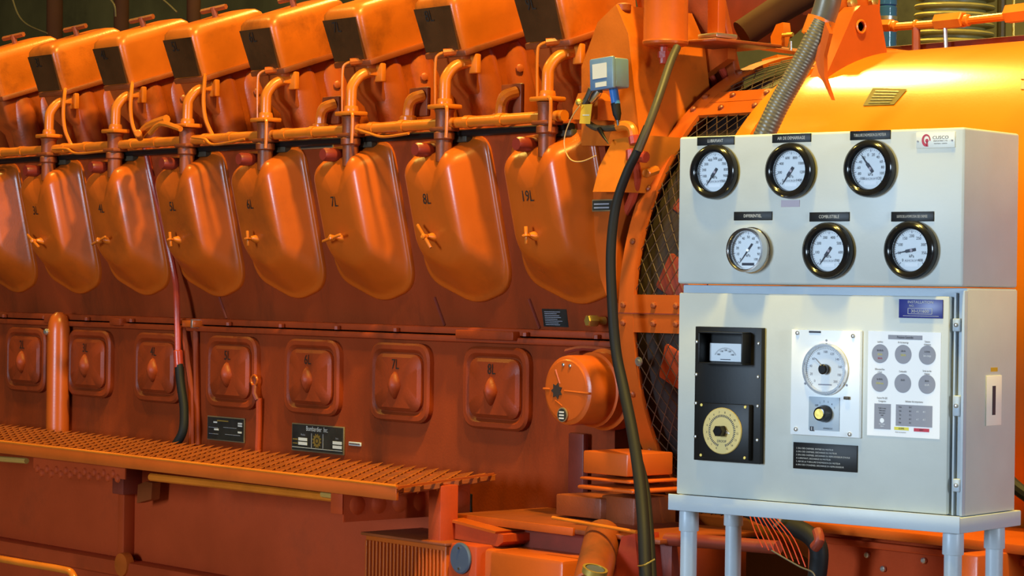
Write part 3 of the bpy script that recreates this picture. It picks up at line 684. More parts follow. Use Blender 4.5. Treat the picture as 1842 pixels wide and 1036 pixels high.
# big orange knee bracket and small column right of the filter
r = empty('knee_bracket', at(1265, 165, 4.5)); tag(r, 'orange folded knee bracket right of the filter canister', 'bracket')
P = [at(px, py, 4.66) for px, py in ((1232, 82), (1310, 68), (1309, 106), (1252, 146), (1246, 178), (1205, 182), (1222, 100))]
mesh('plate', B().prism(P, (0, .03, 0)), 'orange', r)
P = [at(px, py, 4.65) for px, py in ((1221, 100), (1232, 96), (1250, 172), (1238, 176))]
mesh('fold', B().prism(P, (0, .03, 0)), 'orange_dirty', r)
mesh('top_shelf', B().box(at(1228, 75, 4.55).x, at(1312, 68, 4.55).x, 4.5, 4.75, at(1270, 74, 4.55).z-.008, at(1270, 74, 4.55).z, .002), 'orange_dirty', r)
P = at(1291, 62, 4.62); mesh('post', B().box(P.x-.02, P.x+.02, 4.60, 4.63, P.z, P.z+.4, .003), 'orange', r)
mesh('post_foot', B().box(P.x-.035, P.x+.035, 4.58, 4.66, P.z-.012, P.z, .003), 'steel', r)
P = [at(px, py, 4.75) for px, py in ((1242, 55), (1242, -20), (1282, -20), (1280, 57))]
mesh('back_plate', B().prism(P, (0, .03, 0)), 'orange', r)
for px, py in ((1278, 135), (1296, 122)):
    q = at(px, py, 4.69); mesh('bolt', B().cyl(q, q+Vector((.0, .03, -.035)), .010, 10, .002), 'red_pipe', r)
# exhaust duct and clutter in the dark above the guard
r = empty('exhaust_duct', at(1380, 40, 5.6)); tag(r, 'dark red slanting duct in the shade above the guard', 'duct')
mesh('duct', B().tube([at(1335, 62, 5.5), at(1400, 18, 5.6), at(1450, -10, 5.7)], .045, 18), 'post_brown', r)
mesh('box', B().prism([at(px, py, 5.6) for px, py in ((1300, 70), (1300, -30), (1400, -30), (1390, 20), (1345, 60))], (0, .2, 0)), 'red_dark', r)
r = empty('pipe_support', at(1394, 85, 5.2)); tag(r, 'orange pear shaped pipe support left of the corrugated conduit', 'bracket')
mesh('blade', B().prism([at(px, py, 5.2) for px, py in ((1387, 82), (1386, 66), (1396, 44), (1408, 40), (1410, 56), (1404, 83))], (0, .03, 0)), 'orange_pipe', r)
mesh('pin', B().cyl(at(1408, 63, 5.2), at(1426, 62, 5.2), .006, 8), 'brass', r)
mesh('rod', B().cyl(at(1422, 74, 5.2), at(1422, 96, 5.2), .005, 8), 'steel', r)
mesh('shelf', B().prism([at(px, py, 5.15) for px, py in ((1312, 74), (1440, 94), (1440, 100), (1312, 82))], (0, .3, 0)), 'orange_dirty', r)
mesh('shelf_leg', B().prism([at(px, py, 5.1) for px, py in ((1370, 107), (1398, 98), (1400, 110), (1372, 112))], (0, .05, 0)), 'orange_pipe', r)

# switch box
r = empty('pressure_switch', at(1098, 225, 4.29)); tag(r, 'blue pressure switch box on a blue stem beside rocker cover 9L', 'switch')
q = at(1089, 133, 4.27)
SM = Matrix.Translation(q) @ Matrix.Rotation(R(-3), 4, 'Y')
mesh('box', B().box(-.040, .042, -.004, .045, -.038, .038, .005, M=SM), 'switch_blue', r)
mesh('lid', B().box(-.043, .044, -.016, -.004, -.041, .041, .004, M=SM), 'switch_blue', r)
mesh('label', B().box(-.030, .022, -.0175, -.015, -.012, .026, M=SM), 'print_light', r)
mesh('name_strip', B().box(-.020, .020, -.0175, -.015, -.034, -.022, M=SM), 'print_light', r)
mesh('stem', B().cyl(at(1103, 158, 4.29), at(1108, 188, 4.29), .0115, 14), 'stem_blue', r)
mesh('boot', B().tube([at(1107, 186, 4.29), at(1110, 205, 4.29), at(1112, 216, 4.29)], [.0125, .0115, .006], 12), 'black_rubber', r)
mesh('tip', B().cyl(at(1111, 213, 4.29), at(1113, 226, 4.29), .0045, 10), 'chrome', r)
mesh('side_gland', B().tube([at(1078, 162, 4.28), at(1071, 172, 4.28), at(1064, 182, 4.28)], [.011, .013, .009], 12), 'chrome', r)
# small pipework round the switch
r = empty('switch_pipework', at(1130, 290, 4.30)); tag(r, 'brown hose and red elbow piping below the blue switch', 'pipe')
mesh('hose', B().tube([at(px, py, 4.29) for px, py in ((1066, 160), (1058, 178), (1050, 190))], .0115, 10, sub=3), 'hose_brown', r)
mesh('hose', B().tube([at(px, py, 4.30) for px, py in ((1058, 222), (1072, 230), (1092, 231), (1114, 229))], .0085, 10, sub=3), 'hose_brown', r)
mesh('elbow', B().tube([at(px, py, 4.30) for px, py in ((1112, 228), (1128, 226), (1138, 234), (1141, 256))], .013, 10, sub=4), 'orange_pipe', r)
mesh('fitting', B().cyl(at(1141, 244, 4.30), at(1143, 260, 4.30), .016, 10, .002), 'red_pipe', r)
mesh('fitting', B().cyl(at(1138, 268, 4.30), at(1139, 290, 4.30), .018, 10, .003), 'red_pipe', r)
mesh('fitting', B().cyl(at(1140, 280, 4.30), at(1163, 283, 4.30), .015, 10, .003), 'red_pipe', r)
mesh('down_pipe', B().tube([at(1142, 290, 4.31), at(1146, 320, 4.33), at(1136, 360, 4.35), at(1120, 400, 4.36), at(1118, 470, 4.38)], .012, 10, sub=3), 'red_pipe', r)
mesh('spike', B().tube([at(1078, 232, 4.29), at(1086, 246, 4.28), at(1095, 259, 4.28)], [.007, .004, .001], 8), 'black_matt', r)
mesh('clip', B().cyl(at(1180, 306, 4.36), at(1162, 312, 4.30), .012, 8, .002), 'orange_pipe', r)
r = empty('yellow_tag', at(1053, 222, 4.28)); tag(r, 'yellow inspection tag hanging on a wire beside the blue switch', 'tag')
mesh('card', B().prism([at(px, py, 4.275) for px, py in ((1046, 188), (1065, 187), (1061, 223), (1042, 222))], (0, .0015, 0)), 'tag_yellow', r)
mesh('print', B().prism([at(px, py, 4.2745) for px, py in ((1048, 206), (1060, 206), (1060, 208), (1048, 208))], (0, .0005, 0)), 'print_light', r)
mesh('seal', B().lathe([(.004, -.008), (.010, -.004), (.010, .004), (.004, .008)], at(1042, 184, 4.275), (1, 0, .3), 10), 'brass', r)
mesh('wire', B().tube([at(px, py, 4.26) for px, py in ((1043, 190), (1028, 212), (1016, 245), (1017, 270), (1028, 288), (1048, 290), (1072, 280))], .0017, 6, sub=6), 'wire_tan', r)
# cowl right of cover 9L
r = empty('end_cowl', at(1090, 540, 4.40)); tag(r, 'bright orange curved cowl plate between cover 9L and the black cable', 'engine cover')
P = [at(px, py, 4.27) for px, py in ((1083, 250), (1131, 241), (1130, 262), (1113, 330), (1110, 345), (1066, 345), (1068, 300))]
zm_ = min(p.z for p in P)
for p in P: p.y += (p.z-zm_)*.28
mesh('upper_plate', B().prism(P, (0, .15, 0)), 'orange_pipe', r)
P = [at(px, py, 4.32) for px, py in ((1067, 343), (1112, 343), (1108, 545), (1094, 540), (1080, 500), (1070, 430))]
mesh('lower_plate', B().prism(P, (0, .12, 0)), 'orange', r)
plate('small_plate', 1067, 359, 1105, 380, 4.318, 'small dark plate on the cowl beside the black cable', rows=[('bar', .12, .25, .7, .12, 'print_grey'), ('bar', .12, .55, .7, .12, 'print_grey')])
# black cables hanging over the end of the engine
r = empty('black_cable', at(1160, 1036, 4.0)); tag(r, 'thick black cable hanging from the canister down past the guard rim', 'cable')
mesh('upper_hose', B().tube([at(px, py, Y) for px, py, Y in ((1218, 85, 4.40), (1205, 115, 4.36), (1185, 175, 4.30), (1165, 230, 4.26), (1148, 272, 4.24))], .0105, 12, sub=5), 'hose_brown', r)
mesh('main_hose', B().tube([at(px, py, Y) for px, py, Y in ((1165, 228, 4.262), (1145, 275, 4.24), (1128, 310, 4.23), (1108, 370, 4.22), (1099, 450, 4.21), (1101, 540, 4.20), (1108, 630, 4.19), (1122, 700, 4.17), (1138, 780, 4.12), (1150, 860, 4.06), (1158, 950, 4.0), (1162, 1060, 3.95))], [.011, .0155], 14, sub=6), 'black_rubber', r)
mesh('side_hose', B().tube([at(px, py, Y) for px, py, Y in ((1110, 640, 4.23), (1128, 720, 4.19), (1140, 790, 4.15), (1160, 870, 4.08), (1168, 950, 4.02), (1174, 1060, 3.97))], [.006, .012], 12, sub=6), 'black_rubber', r)
mesh('cable_tie', B().tube([at(1148, 1018, 3.955), at(1160, 1016, 3.94), at(1178, 1006, 3.955)], .002, 6, sub=3), 'brass', r)

# ------------------------------------------------------------------ catwalk
ZW = 1.05
XF = atz(697, 877, ZW); XB = atz(862, 853, ZW)
Y1, Y2 = 3.79, 4.285
wk = empty('catwalk', (-6.5, 4.0, 0)); tag(wk, 'orange catwalk of open diamond grating along the engine', 'catwalk')
xe = lambda y: XF.x + (y-Y1)/(Y2-Y1)*(XB.x-XF.x)
b = B(); NR = 10; pw = (Y2-Y1)/NR; pxl = .050
for j in range(NR):
    y0_ = Y1 + j*pw
    n_ = int((xe(y0_+pw)-(-9.6))/(pxl/2))
    top, bot = [], []
    for i in range(n_+1):
        x_ = xe(y0_) - .004 - i*pxl/2; amp = pw*.43*(1 if (i+j) % 2 else -1)
        y_ = y0_+pw/2+amp; zt_ = ZW - .002 - (.0 if (i+j) % 2 else .009)
        top.append((x_, y_-.0048, zt_)); bot.append((x_, y_+.0048, zt_+.002))
    b.loft([top, bot], False, False, closed=False)
    b.loft([[(x_, y_, z_-.014) for x_, y_, z_ in top], top], False, False, closed=False)
tag(mesh('grating', b, 'grating_paint', wk), None, kind='stuff')
mesh('light_stop_sheet', B().prism([(-9.6, Y1, ZW-.020), (XF.x-.004, Y1, ZW-.020), (XB.x-.004, Y2, ZW-.020), (-9.6, Y2, ZW-.020)], (0, 0, .003)), 'orange_dirty', wk)  # added solid sheet, keeps lamp light from falling through the grating
for j in range(0, 9): 
    y_ = Y1+.02+j*.055; mesh('bearing_bar', B().box(-9.6, xe(y_)-.22, y_-.0018, y_+.0018, ZW-.030, ZW-.012), 'orange_dirty', wk)
b = B().box(-9.6, XF.x, Y1-.006, Y1+.002, ZW-.034, ZW+.002, .0015)
mesh('front_lip', b, 'orange', wk)
mesh('edge_bead', B().tube([(-9.6, Y1-.004, ZW+.002), (XF.x, Y1-.004, ZW+.002)], .0042, 8), 'orange_pipe', wk)
mesh('end_lip', B().prism([(XF.x, Y1-.006, ZW-.004), (XF.x, Y1-.006, ZW+.002), (XB.x, Y2, ZW+.002), (XB.x, Y2, ZW-.004)], (.006, 0, 0)), 'orange', wk)
# end channel with pressed bumps under the walkway tip
z1_, z0_ = ZW-.016, ZW-.108
xc_ = at(618, 905, Y1+.01).x
mesh('end_channel', B().box(xc_-.004, xc_, Y1+.01, Y2-.06, z0_, z1_, .001).box(xc_-.05, xc_, Y1+.006, Y1+.010, z0_+.02, z1_, .001), 'orange_lower', wk)
for t in range(6):
    mesh('pressed_bump', B().lathe([(.026, 0), (.023, .002), (.014, .004), (.002, .005)], (xc_, Y1+.055+t*.070, (z0_+z1_)/2-.004), (1, 0, 0), 12), 'orange_lower', wk)
for i in range(9):
    for j in range(2):
        s_ = at(68+ i*17 + j*8, 843+i*1.2+j*8, Y1+.03)
        mesh('pressed_bump', B().lathe([(.013, 0), (.010, .005), (.002, .008)], s_, (0, -1, 0), 10), 'orange_lower', wk)
s_ = at(60, 838, Y1+.03); e_ = at(225, 850, Y1+.03)
mesh('side_channel', B().box(s_.x, e_.x, Y1+.03, Y1+.034, e_.z-.02, s_.z+.03), 'orange_lower', wk)
# posts and brackets
q = at(800, 885, 4.03); mesh('post', B().box(q.x-.03, q.x+.02, 4.0, 4.06, q.z-.20, ZW-.012, .003), 'orange_lower', wk)
q = at(232, 868, 4.15); mesh('bracket_arm', B().box(q.x-.035, q.x+.03, 4.11, 4.18, q.z-.035, ZW-.03, .003), 'red_dark', wk)
mesh('bracket_knee', B().prism([at(px, py, 4.11) for px, py in ((248, 872), (262, 866), (274, 868), (272, 898), (246, 905))], (.0, .03, 0)), 'orange_dirty', wk)
# conduit under the lip
r = empty('catwalk_conduit', at(500, 880, 3.86)); tag(r, 'yellow-orange conduit strip under the catwalk lip', 'conduit')
mesh('pipe', B().tube([at(272, 858, 3.85), at(400, 872, 3.85), at(608, 896, 3.85)], .0115, 10), 'orange_pipe', r)
mesh('sleeve', B().tube([at(580, 889, 3.83), at(608, 893, 3.83)], .008, 8), 'strip_yellow', r)
tag(mesh('tube_end', B().tube([at(-20, 824, 3.82), at(48, 829, 3.82)], .009, 8), 'strip_yellow'), 'short pale yellow tube under the catwalk at the left picture edge', 'tube')
# ------------------------------------------------------------------ skid / oil pan side below the catwalk
YS = 4.18
sd = empty('skid_side', (-6.5, 4.4, 0)); tag(sd, 'plain dark orange engine sump side below the catwalk', 'machine base')
zl = at(240, 1006, YS).z
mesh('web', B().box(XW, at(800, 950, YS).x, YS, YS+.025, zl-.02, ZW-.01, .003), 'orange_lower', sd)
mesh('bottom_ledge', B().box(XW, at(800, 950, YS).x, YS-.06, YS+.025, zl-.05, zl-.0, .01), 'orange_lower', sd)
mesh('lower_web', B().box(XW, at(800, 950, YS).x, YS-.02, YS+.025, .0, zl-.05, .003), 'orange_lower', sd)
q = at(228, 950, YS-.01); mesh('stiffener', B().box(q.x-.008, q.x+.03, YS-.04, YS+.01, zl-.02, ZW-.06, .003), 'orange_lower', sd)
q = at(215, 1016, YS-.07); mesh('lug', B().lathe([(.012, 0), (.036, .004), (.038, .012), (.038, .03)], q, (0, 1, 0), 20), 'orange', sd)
tag(mesh('hand_rail', B().tube([at(px, py, 3.72) for px, py in ((-30, 1000), (50, 1014), (110, 1024), (130, 1032), (138, 1060))], .011, 12, sub=5), 'orange_pipe'), 'orange bent tube rail at the bottom left corner', 'rail')
# ribbed box, slate disc and boxes at the bottom middle
r = empty('ribbed_box', at(740, 1036, 3.95)); tag(r, 'orange box with vertical ribs below the catwalk tip', 'box')
a_, c_ = at(658, 962, 3.98), at(802, 975, 3.98)
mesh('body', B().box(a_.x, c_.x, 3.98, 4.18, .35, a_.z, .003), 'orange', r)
mesh('lid', B().box(a_.x-.01, c_.x+.01, 3.97, 4.18, a_.z, a_.z+.008, .002), 'orange_dirty', r)
n_ = 22
for i in range(n_):
    x_ = a_.x + .01 + (c_.x-a_.x-.02)*i/(n_-1); mesh('rib', B().box(x_-.003, x_+.003, 3.973, 3.981, .36, a_.z-.012, .001), 'orange', r)
r = empty('junction_boxes', at(900, 1036, 3.95)); tag(r, 'smooth orange end box with a slate blue round cover under the platform', 'box')
a_, c_ = at(806, 976, 3.99), at(857, 982, 3.99)
mesh('post', B().box(a_.x, c_.x, 3.99, 4.2, .35, a_.z+.0, .006), 'orange_lower', r)
q = at(830, 1004, 3.988); mesh('round_cover', B().lathe([(.040, 0), (.040, .004), (.036, .007)], q, (0, -1, 0), 32), 'disc_slate', r)
for dz in (.026, -.026): mesh('cover_screw', B().lathe([(.0035, 0), (.0035, .003)], q+Vector((0, -.007, dz)), (0, -1, 0), 8), 'chrome', r)
a_, c_ = at(880, 990, 4.0), at(1012, 1002, 4.0)
mesh('box', B().box(a_.x, c_.x, 4.0, 4.25, .35, a_.z, .012), 'orange', r)
a_, c_ = at(843, 992, 4.04), at(905, 985, 4.04)
mesh('link_box', B().box(a_.x, c_.x, 4.02, 4.25, .40, c_.z-.006, .01), 'orange', r)
# platform beam and foot block near the guard
r = empty('platform', at(960, 960, 4.2)); tag(r, 'dirty orange platform ledge right of the catwalk tip', 'platform')
a_, c_ = at(815, 925, 4.10), at(1010, 945, 4.10)
mesh('deck', B().box(a_.x-.02, c_.x+.35, 4.10, 4.45, a_.z-.012, a_.z, .002), 'orange_dirty', r)
mesh('edge', B().box(a_.x-.02, c_.x+.05, 4.092, 4.10, a_.z-.016, a_.z+.004, .001), 'orange', r)
mesh('apron', B().box(a_.x-.02, c_.x+.35, 4.14, 4.40, a_.z-.14, a_.z-.012, .002), 'red_dark', r)
P = [at(px, py, 4.05) for px, py in ((806, 936), (890, 958), (905, 962), (905, 975), (895, 983), (812, 968))]
mesh('side_box', B().prism(P, (0, .12, 0)), 'orange_lower', r)
mesh('side_lid', B().prism([at(px, py, 4.04) for px, py in ((806, 933), (892, 956), (890, 960), (806, 938))], (0, .1, 0)), 'orange', r)
mesh('edge_rod', B().tube([at(994, 931, 4.05), at(1145, 957, 4.05)], .0045, 8), 'orange_pipe', r)
q = at(843, 908, 4.3); mesh('lever', B().tube([q+Vector((0, 0, -.03)), q+Vector((.0, 0, .0)), q+Vector((.008, 0, .03))], [.012, .010, .005], 8), 'black_matt', r)
r = empty('foot_block', at(1090, 885, 4.2)); tag(r, 'bright orange stepped mounting foot block beside the hanging cable', 'machine base')
Yf = 4.20
def fb(px0, py0, px1, py1, yy, dp=.25, bev=.004, mat='orange', nm='step'):
    a_, c_ = at(px0, py0, yy), at(px1, py1, yy); mesh(nm, B().box(a_.x, c_.x, yy, yy+dp, c_.z, a_.z, bev), mat, r)
fb(1049, 810, 1128, 858, 4.20, nm='block', dp=.16); fb(1042, 857, 1134, 871, 4.185, dp=.19); fb(1038, 872, 1138, 889, 4.17, mat='orange', dp=.21)
fb(1000, 888, 1080, 935, 4.28, nm='pedestal', mat='orange_dirty'); fb(1082, 890, 1140, 960, 4.30, nm='pedestal', mat='orange_dirty', dp=.15)
fb(1022, 778, 1048, 890, 4.42, nm='recess', mat='red_dark', dp=.02)
r = empty('slanted_pipe', at(1080, 1036, 3.95)); tag(r, 'dirty orange slanted pipe stub at the bottom edge beside the cable', 'pipe')
mesh('barrel', B().cyl(at(1085, 962, 4.12), at(1062, 1060, 3.92), .045, 28, .004), 'orange_dirty', r)
mesh('end_disc', B().lathe([(.022, .001), (.022, .004)], at(1071, 1022, 3.90), at(1062, 1060, 3.90)-at(1071, 1022, 3.90), 20), 'disc_slate', r)
mesh('ring', B().lathe([(.024, .004), (.024, 0), (.030, 0), (.030, .014), (.026, .018)], at(1071, 1022, 3.90), at(1062, 1060, 3.90)-at(1071, 1022, 3.90), 24, cap=False), 'brass', r)
mesh('flank', B().prism([at(px, py, 4.06) for px, py in ((1118, 965), (1142, 960), (1150, 1050), (1098, 1050))], (0, .08, 0)), 'red_pipe', r)
# clutter under the panel: hoses and wires
r = empty('under_hose', at(1420, 1000, 4.1)); tag(r, 'black hose bending down behind the panel legs', 'hose')
mesh('hose', B().tube([at(px, py, 4.08) for px, py in ((1345, 915), (1380, 930), (1420, 945), (1455, 962), (1472, 985), (1472, 1020), (1465, 1060))], .021, 14, sub=5), 'black_rubber', r)
mesh('hose_clip', B().tube([at(1404, 930, 4.05), at(1402, 938, 4.04), at(1393, 946, 4.05)], .004, 6, sub=3), 'steel', r)
mesh('elbow', B().tube([at(1470, 955, 4.06), at(1474, 972, 4.05), at(1465, 985, 4.05)], .012, 10, sub=3), 'red_dark', r)
for i in range(8):
    P = [at(1348+i*7, 925+i*1, 4.02), at(1358+i*10, 955+i*2, 4.0), at(1372+i*11, 985+i*5, 3.99)]
    tag(mesh('red_wire', B().tube(P, .0013, 5, sub=4), 'red_pipe'), 'thin red wire fanning down behind the panel legs', 'wire', 'red wires under the gauge panel')
tag(mesh('cross_pipe', B().tube([at(1200, 970, 4.14), at(1280, 975, 4.14), at(1400, 985, 4.14)], .016, 12), 'red_dark'), 'red cross pipe passing behind the left panel legs', 'pipe')
tag(mesh('white_wire', B().tube([at(px, py, 3.98) for px, py in ((1388, 990), (1410, 1003), (1440, 1020), (1462, 1030), (1470, 1050))], .0018, 6, sub=5), 'conduit_grey'), 'pale loose wire sagging under the gauge panel', 'wire')
tag(mesh('right_hose', B().tube([at(px, py, 4.0) for px, py in ((1815, 865), (1832, 880), (1860, 900))], .014, 10, sub=4), 'black_rubber'), 'black hose end at the right edge beside the panel', 'hose')

# ------------------------------------------------------------------ background clutter behind the heads
for i, (px, w_) in enumerate(((100, .05), (220, .045), (350, .04))):
    q = at(px, 60, 6.2); tag(mesh('stay_post', B().cyl((q.x, 6.2, 2.0), (q.x-.02, 6.2, 3.6), w_*.8, 12), 'post_brown'), ['dark brown upright pipe behind rocker cover 3L', 'dark brown upright pipe behind rocker cover 4L', 'dark brown upright pipe behind rocker cover 5L'][i], 'pipe', 'upright pipes behind the heads')
for i, pts in enumerate((((20, -10), (32, 25), (50, 45), (85, 60)), ((190, -10), (205, 8), (208, 30)), ((280, -10), (300, 5), (318, 22)))):
    tag(mesh('hanging_cable', B().tube([at(px, py, 5.6) for px, py in pts], .004, 6, sub=5), 'hose_brown'), ['thin brown cable drooping behind the leftmost rocker cover', 'thin brown cable drooping behind rocker cover 4L', 'thin brown cable drooping behind rocker cover 5L'][i], 'cable', 'cables behind the heads')
tag(mesh('exhaust_manifold', B().tube([(-11, 5.9, 2.30), (-8, 5.9, 2.30), (-6.1, 5.9, 2.30)], .16, 20), 'red_dark'), 'dark exhaust manifold running behind the cylinder heads', 'pipe')

# ------------------------------------------------------------------ gauge panel on its stand
PR = dep(1730, 600, 4.50); PL2 = dep(1217, 600, 4.91)
U = Vector((PR.x-PL2.x, PR.y-PL2.y, 0)); W = U.length; U.normalize(); NI = Vector((-U.y, U.x, 0))   # NI points into the panel
RZ = math.atan2(U.y, U.x); P0 = Vector((PL2.x, PL2.y, 0))
def pp(px, py, yl=0.0):
    d = ray(px, py); pt = P0 + NI*yl; t = (pt-O).dot(NI)/d.dot(NI); q_ = O + d*t - P0
    return q_.dot(U), q_.z
def ps(px, py):                                    # on the right side face -> (depth, z)
    d = ray(px, py); pt = P0 + U*W; t = (pt-O).dot(U)/d.dot(U); q_ = O + d*t - P0
    return q_.dot(NI), q_.z
DP = ps(1832, 400)[0]
ztop = (pp(1217, 243)[1] + pp(1728, 233)[1])/2; zmid = (pp(1217, 510)[1] + pp(1728, 518)[1])/2
zdt = (pp(1223, 526)[1] + pp(1700, 534)[1])/2; ztr = (pp(1220, 885)[1] + pp(1735, 938)[1])/2
rs = empty('panel_stand', P0, RZ); rl = empty('control_cabinet', P0 + Vector((0, 0, ztr)), RZ); ru = empty('gauge_box', P0 + Vector((0, 0, zmid)), RZ)
tag(rs, 'grey pipe stand with a tray carrying the control cabinet', 'stand')
tag(rl, 'grey lower control cabinet with a hinged door, dials and notices', 'cabinet')
tag(ru, 'grey upper gauge box carrying six round pressure gauges', 'gauge panel')
def pm(name, b_, mat, parent, root=None, ang=35):
    z = (root or parent)
    zo = {rs.name: 0, rl.name: ztr, ru.name: zmid}[z.name]
    b_.bm.transform(Matrix.Translation((0, 0, -zo)))
    return mesh(name, b_, mat, parent, local=True, ang=ang)
# stand
th = .029
pm('tray', B().box(-.006, W+.008, -.010, DP+.012, ztr-th, ztr, .002), 'blue_grey_paint', rs)
pm('tray_lip', B().box(-.006, W+.008, -.013, -.010, ztr-th, ztr+.003, .001), 'blue_grey_paint', rs)
for lx in (.024, W-.022):
    for ly in (.018, .018+.158):
        lg = pm('leg', B().cyl((lx, ly, 0), (lx, ly, ztr-th), .0165, 20), 'pipe_grey', rs)
        pm('collar', B().lathe([(.0195, 0), (.0200, .002), (.0195, .038), (.018, .042)], (lx, ly, ztr-th-.042), (0, 0, 1), 20), 'pipe_grey', lg, rs)
        pm('foot_flange', B().lathe([(.05, 0), (.05, .008), (.022, .02)], (lx, ly, 0), (0, 0, 1), 20), 'pipe_grey', lg, rs)
# lower cabinet
xd1 = pp(1705, 700)[0]
pm('body', B().box(.003, W+.001, .016, DP-.004, ztr+.001, zmid-.001, .003), 'blue_grey_paint', rl)
pm('side_skin', B().box(W+.001, W+.0025, .017, DP-.006, ztr+.002, zmid-.004, .0005), 'grey_paint', rl)
dd = pm('door', B().box(.005, xd1, 0, .015, ztr+.003, zdt, .0025), 'grey_paint', rl)
pm('frame_edge', B().box(W-.004, W+.002, .006, .020, ztr+.002, zmid-.006, .001), 'blue_grey_paint', rl)
pm('frame_lip', B().box(xd1+.006, xd1+.010, .008, .020, ztr+.002, zmid-.010, .001), 'blue_grey_paint', rl)
for py0, py1, nm in ((573, 596, 'hinge'), (712, 748, 'latch'), (862, 884, 'hinge')):
    u0_, z0_ = pp(1712, py1, .004); u1_, z1_ = pp(1730, py0, .004)
    h = pm(nm, B().box(u0_+.002, u1_-.004, .002, .018, z0_, z1_, .002), 'blue_grey_paint', rl)
    pm('screw', B().lathe([(.0042, 0), (.004, .002), (.002, .003)], ((u0_+u1_)/2, .002, (z0_+z1_)/2), (0, -1, 0), 10), 'steel', h, rl)
# upper box
pm('body', B().box(0, W, 0, DP, zmid+.001, ztop, .005, 3), 'grey_paint', ru)
# text / flat print helper on the panel
RX, UZ = Vector((1, 0, 0)), Vector((0, 0, 1))
def prect(px0, py0, px1, py1, y0_, y1_, bev=0):
    a_ = pp(px0, py0, y0_); c_ = pp(px1, py1, y0_)
    return B().box(a_[0], c_[0], y0_, y1_, c_[1], a_[1], bev), (a_[0], c_[0], c_[1], a_[1])
# gauges
def gauge(px, py, rpx, ang, nums, label, kind='black', zero=225, unit='kPa'):
    u, z = pp(px, py, -.01); rr_ = rpx*(4.5+ (1728-px)/511*.41)/F
    if kind == 'black':
        g = pm('pressure_gauge', B().lathe([(rr_*.98, .0), (rr_, -.004), (rr_*.99, -.012), (rr_*.93, -.019), (rr_*.84, -.022), (rr_*.76, -.019), (rr_*.715, -.011), (rr_*.70, -.004), (rr_*.70, .0)], (u, 0, z), (0, 1, 0), 56, cap=False), 'black_gloss', ru, ang=60)
        rd, yd = rr_*.71, -.004
    else:
        g = pm('pressure_gauge', B().lathe([(rr_*1.04, 0), (rr_*1.04, -.003), (rr_, -.004), (rr_, -.022), (rr_*.98, -.026), (rr_*.90, -.027), (rr_*.86, -.024), (rr_*.85, -.012), (rr_*.85, .0)], (u, 0, z), (0, 1, 0), 56, cap=False), 'chrome', ru, ang=40)
        rd, yd = rr_*.86, -.012
    tag(g, label)
    pm('dial', B().lathe([(rd, yd), (rd, yd+.002)], (u, 0, z), (0, 1, 0), 48), 'dial_white', g, ru)
    b_ = B(); sw = 270
    for i in range(41):
        t = R(zero - sw*i/40); l0 = rd*(.82 if i % 5 == 0 else .88); wd = .0009 if i % 5 == 0 else .0005
        d_ = Vector((math.cos(t), 0, math.sin(t))); n_ = Vector((-d_.z, 0, d_.x)); c0_ = Vector((u, yd-.0003, z))
        b_.bm.faces.new([b_.bm.verts.new(c0_ + d_*a__ + n_*s__) for a__, s__ in ((l0, -wd), (rd*.95, -wd), (rd*.95, wd), (l0, wd))])
    pm('scale', b_, 'print_grey', g, ru)
    b_ = B()
    for i, s in enumerate(nums):
        t = R(zero - sw*i/(len(nums)-1)); b_.text(s, (u+rd*.68*math.cos(t), yd-.0004, z+rd*.68*math.sin(t)), RX, UZ, rd*.20, .9)
    b_.text(unit, (u, yd-.0004, z-rd*.28), RX, UZ, rd*.22, .9)
    pm('numerals', b_, 'print_dark', g, ru)
    if kind == 'black':
        pm('maker_name', B().text('ASHCROFT', (u, yd-.0004, z-rd*.50), RX, UZ, rd*.15, 1.), 'print_grey', g, ru)
        pm('blank_strip', B().box(u-rd*.36, u+rd*.36, yd-.0004, yd, z-rd*.78, z-rd*.62), 'paper_white', g, ru)
    else:
        pm('maker_name', B().box(u-rd*.38, u+rd*.38, yd-.0004, yd, z-rd*.80, z-rd*.66), 'print_dark', g, ru)
    t = R(ang); d_ = Vector((math.cos(t), 0, math.sin(t))); n_ = Vector((-d_.z, 0, d_.x)); c0_ = Vector((u, yd-.002, z))
    prof = ((-.22, .07), (.30, .075), (.34, .035), (.86, .006)) if kind == 'black' else ((-.42, .045), (-.05, .045), (.05, .03), (.86, .006))
    A_ = [c0_ + d_*(rd*a__) + n_*(rd*w__) for a__, w__ in prof] + [c0_ + d_*(rd*a__) - n_*(rd*w__) for a__, w__ in prof[::-1]]
    pm('needle', B().prism(A_, (0, .0008, 0)), 'print_dark', g, ru)
    pm('hub', B().lathe([(rd*.09, 0), (rd*.07, -.0018)], (u, yd-.001, z), (0, 1, 0), 16), 'steel' if kind != 'black' else 'label_pink', g, ru)
    pm('glass', B().lathe([(rd*.985, 0), (rd*.985, .0008)], (u, yd-.0055, z), (0, 1, 0), 48), 'gauge_glass', g, ru)
    return g
N10 = ['0', '10', '20', '30', '40', '50', '60', '70', '80', '90', '100']
gauge(1283, 309, 49.5, 233, ['0', '100', '200', '300', '400', '500', '600', '700', '800', '900', '1000'], 'black rimmed gauge at the left of the top row')
gauge(1420, 307, 50.5, 233, ['0', '200', '400', '600', '800', '1000', '1200', '1400'], 'black rimmed gauge in the middle of the top row')
gauge(1563, 303, 52, 128, ['-100', '-80', '-60', '-40', '-20', '0', '20', '40', '60', '80', '100', '120'], 'black rimmed gauge at the right of the top row, needle pointing up left')
gauge(1347, 450, 40, 232, N10, 'smaller chrome rimmed gauge at the left of the bottom row', 'chrome')
gauge(1488, 451, 51.5, 233, ['0', '100', '200', '300', '400', '500', '600', '700'], 'black rimmed gauge in the middle of the bottom row')
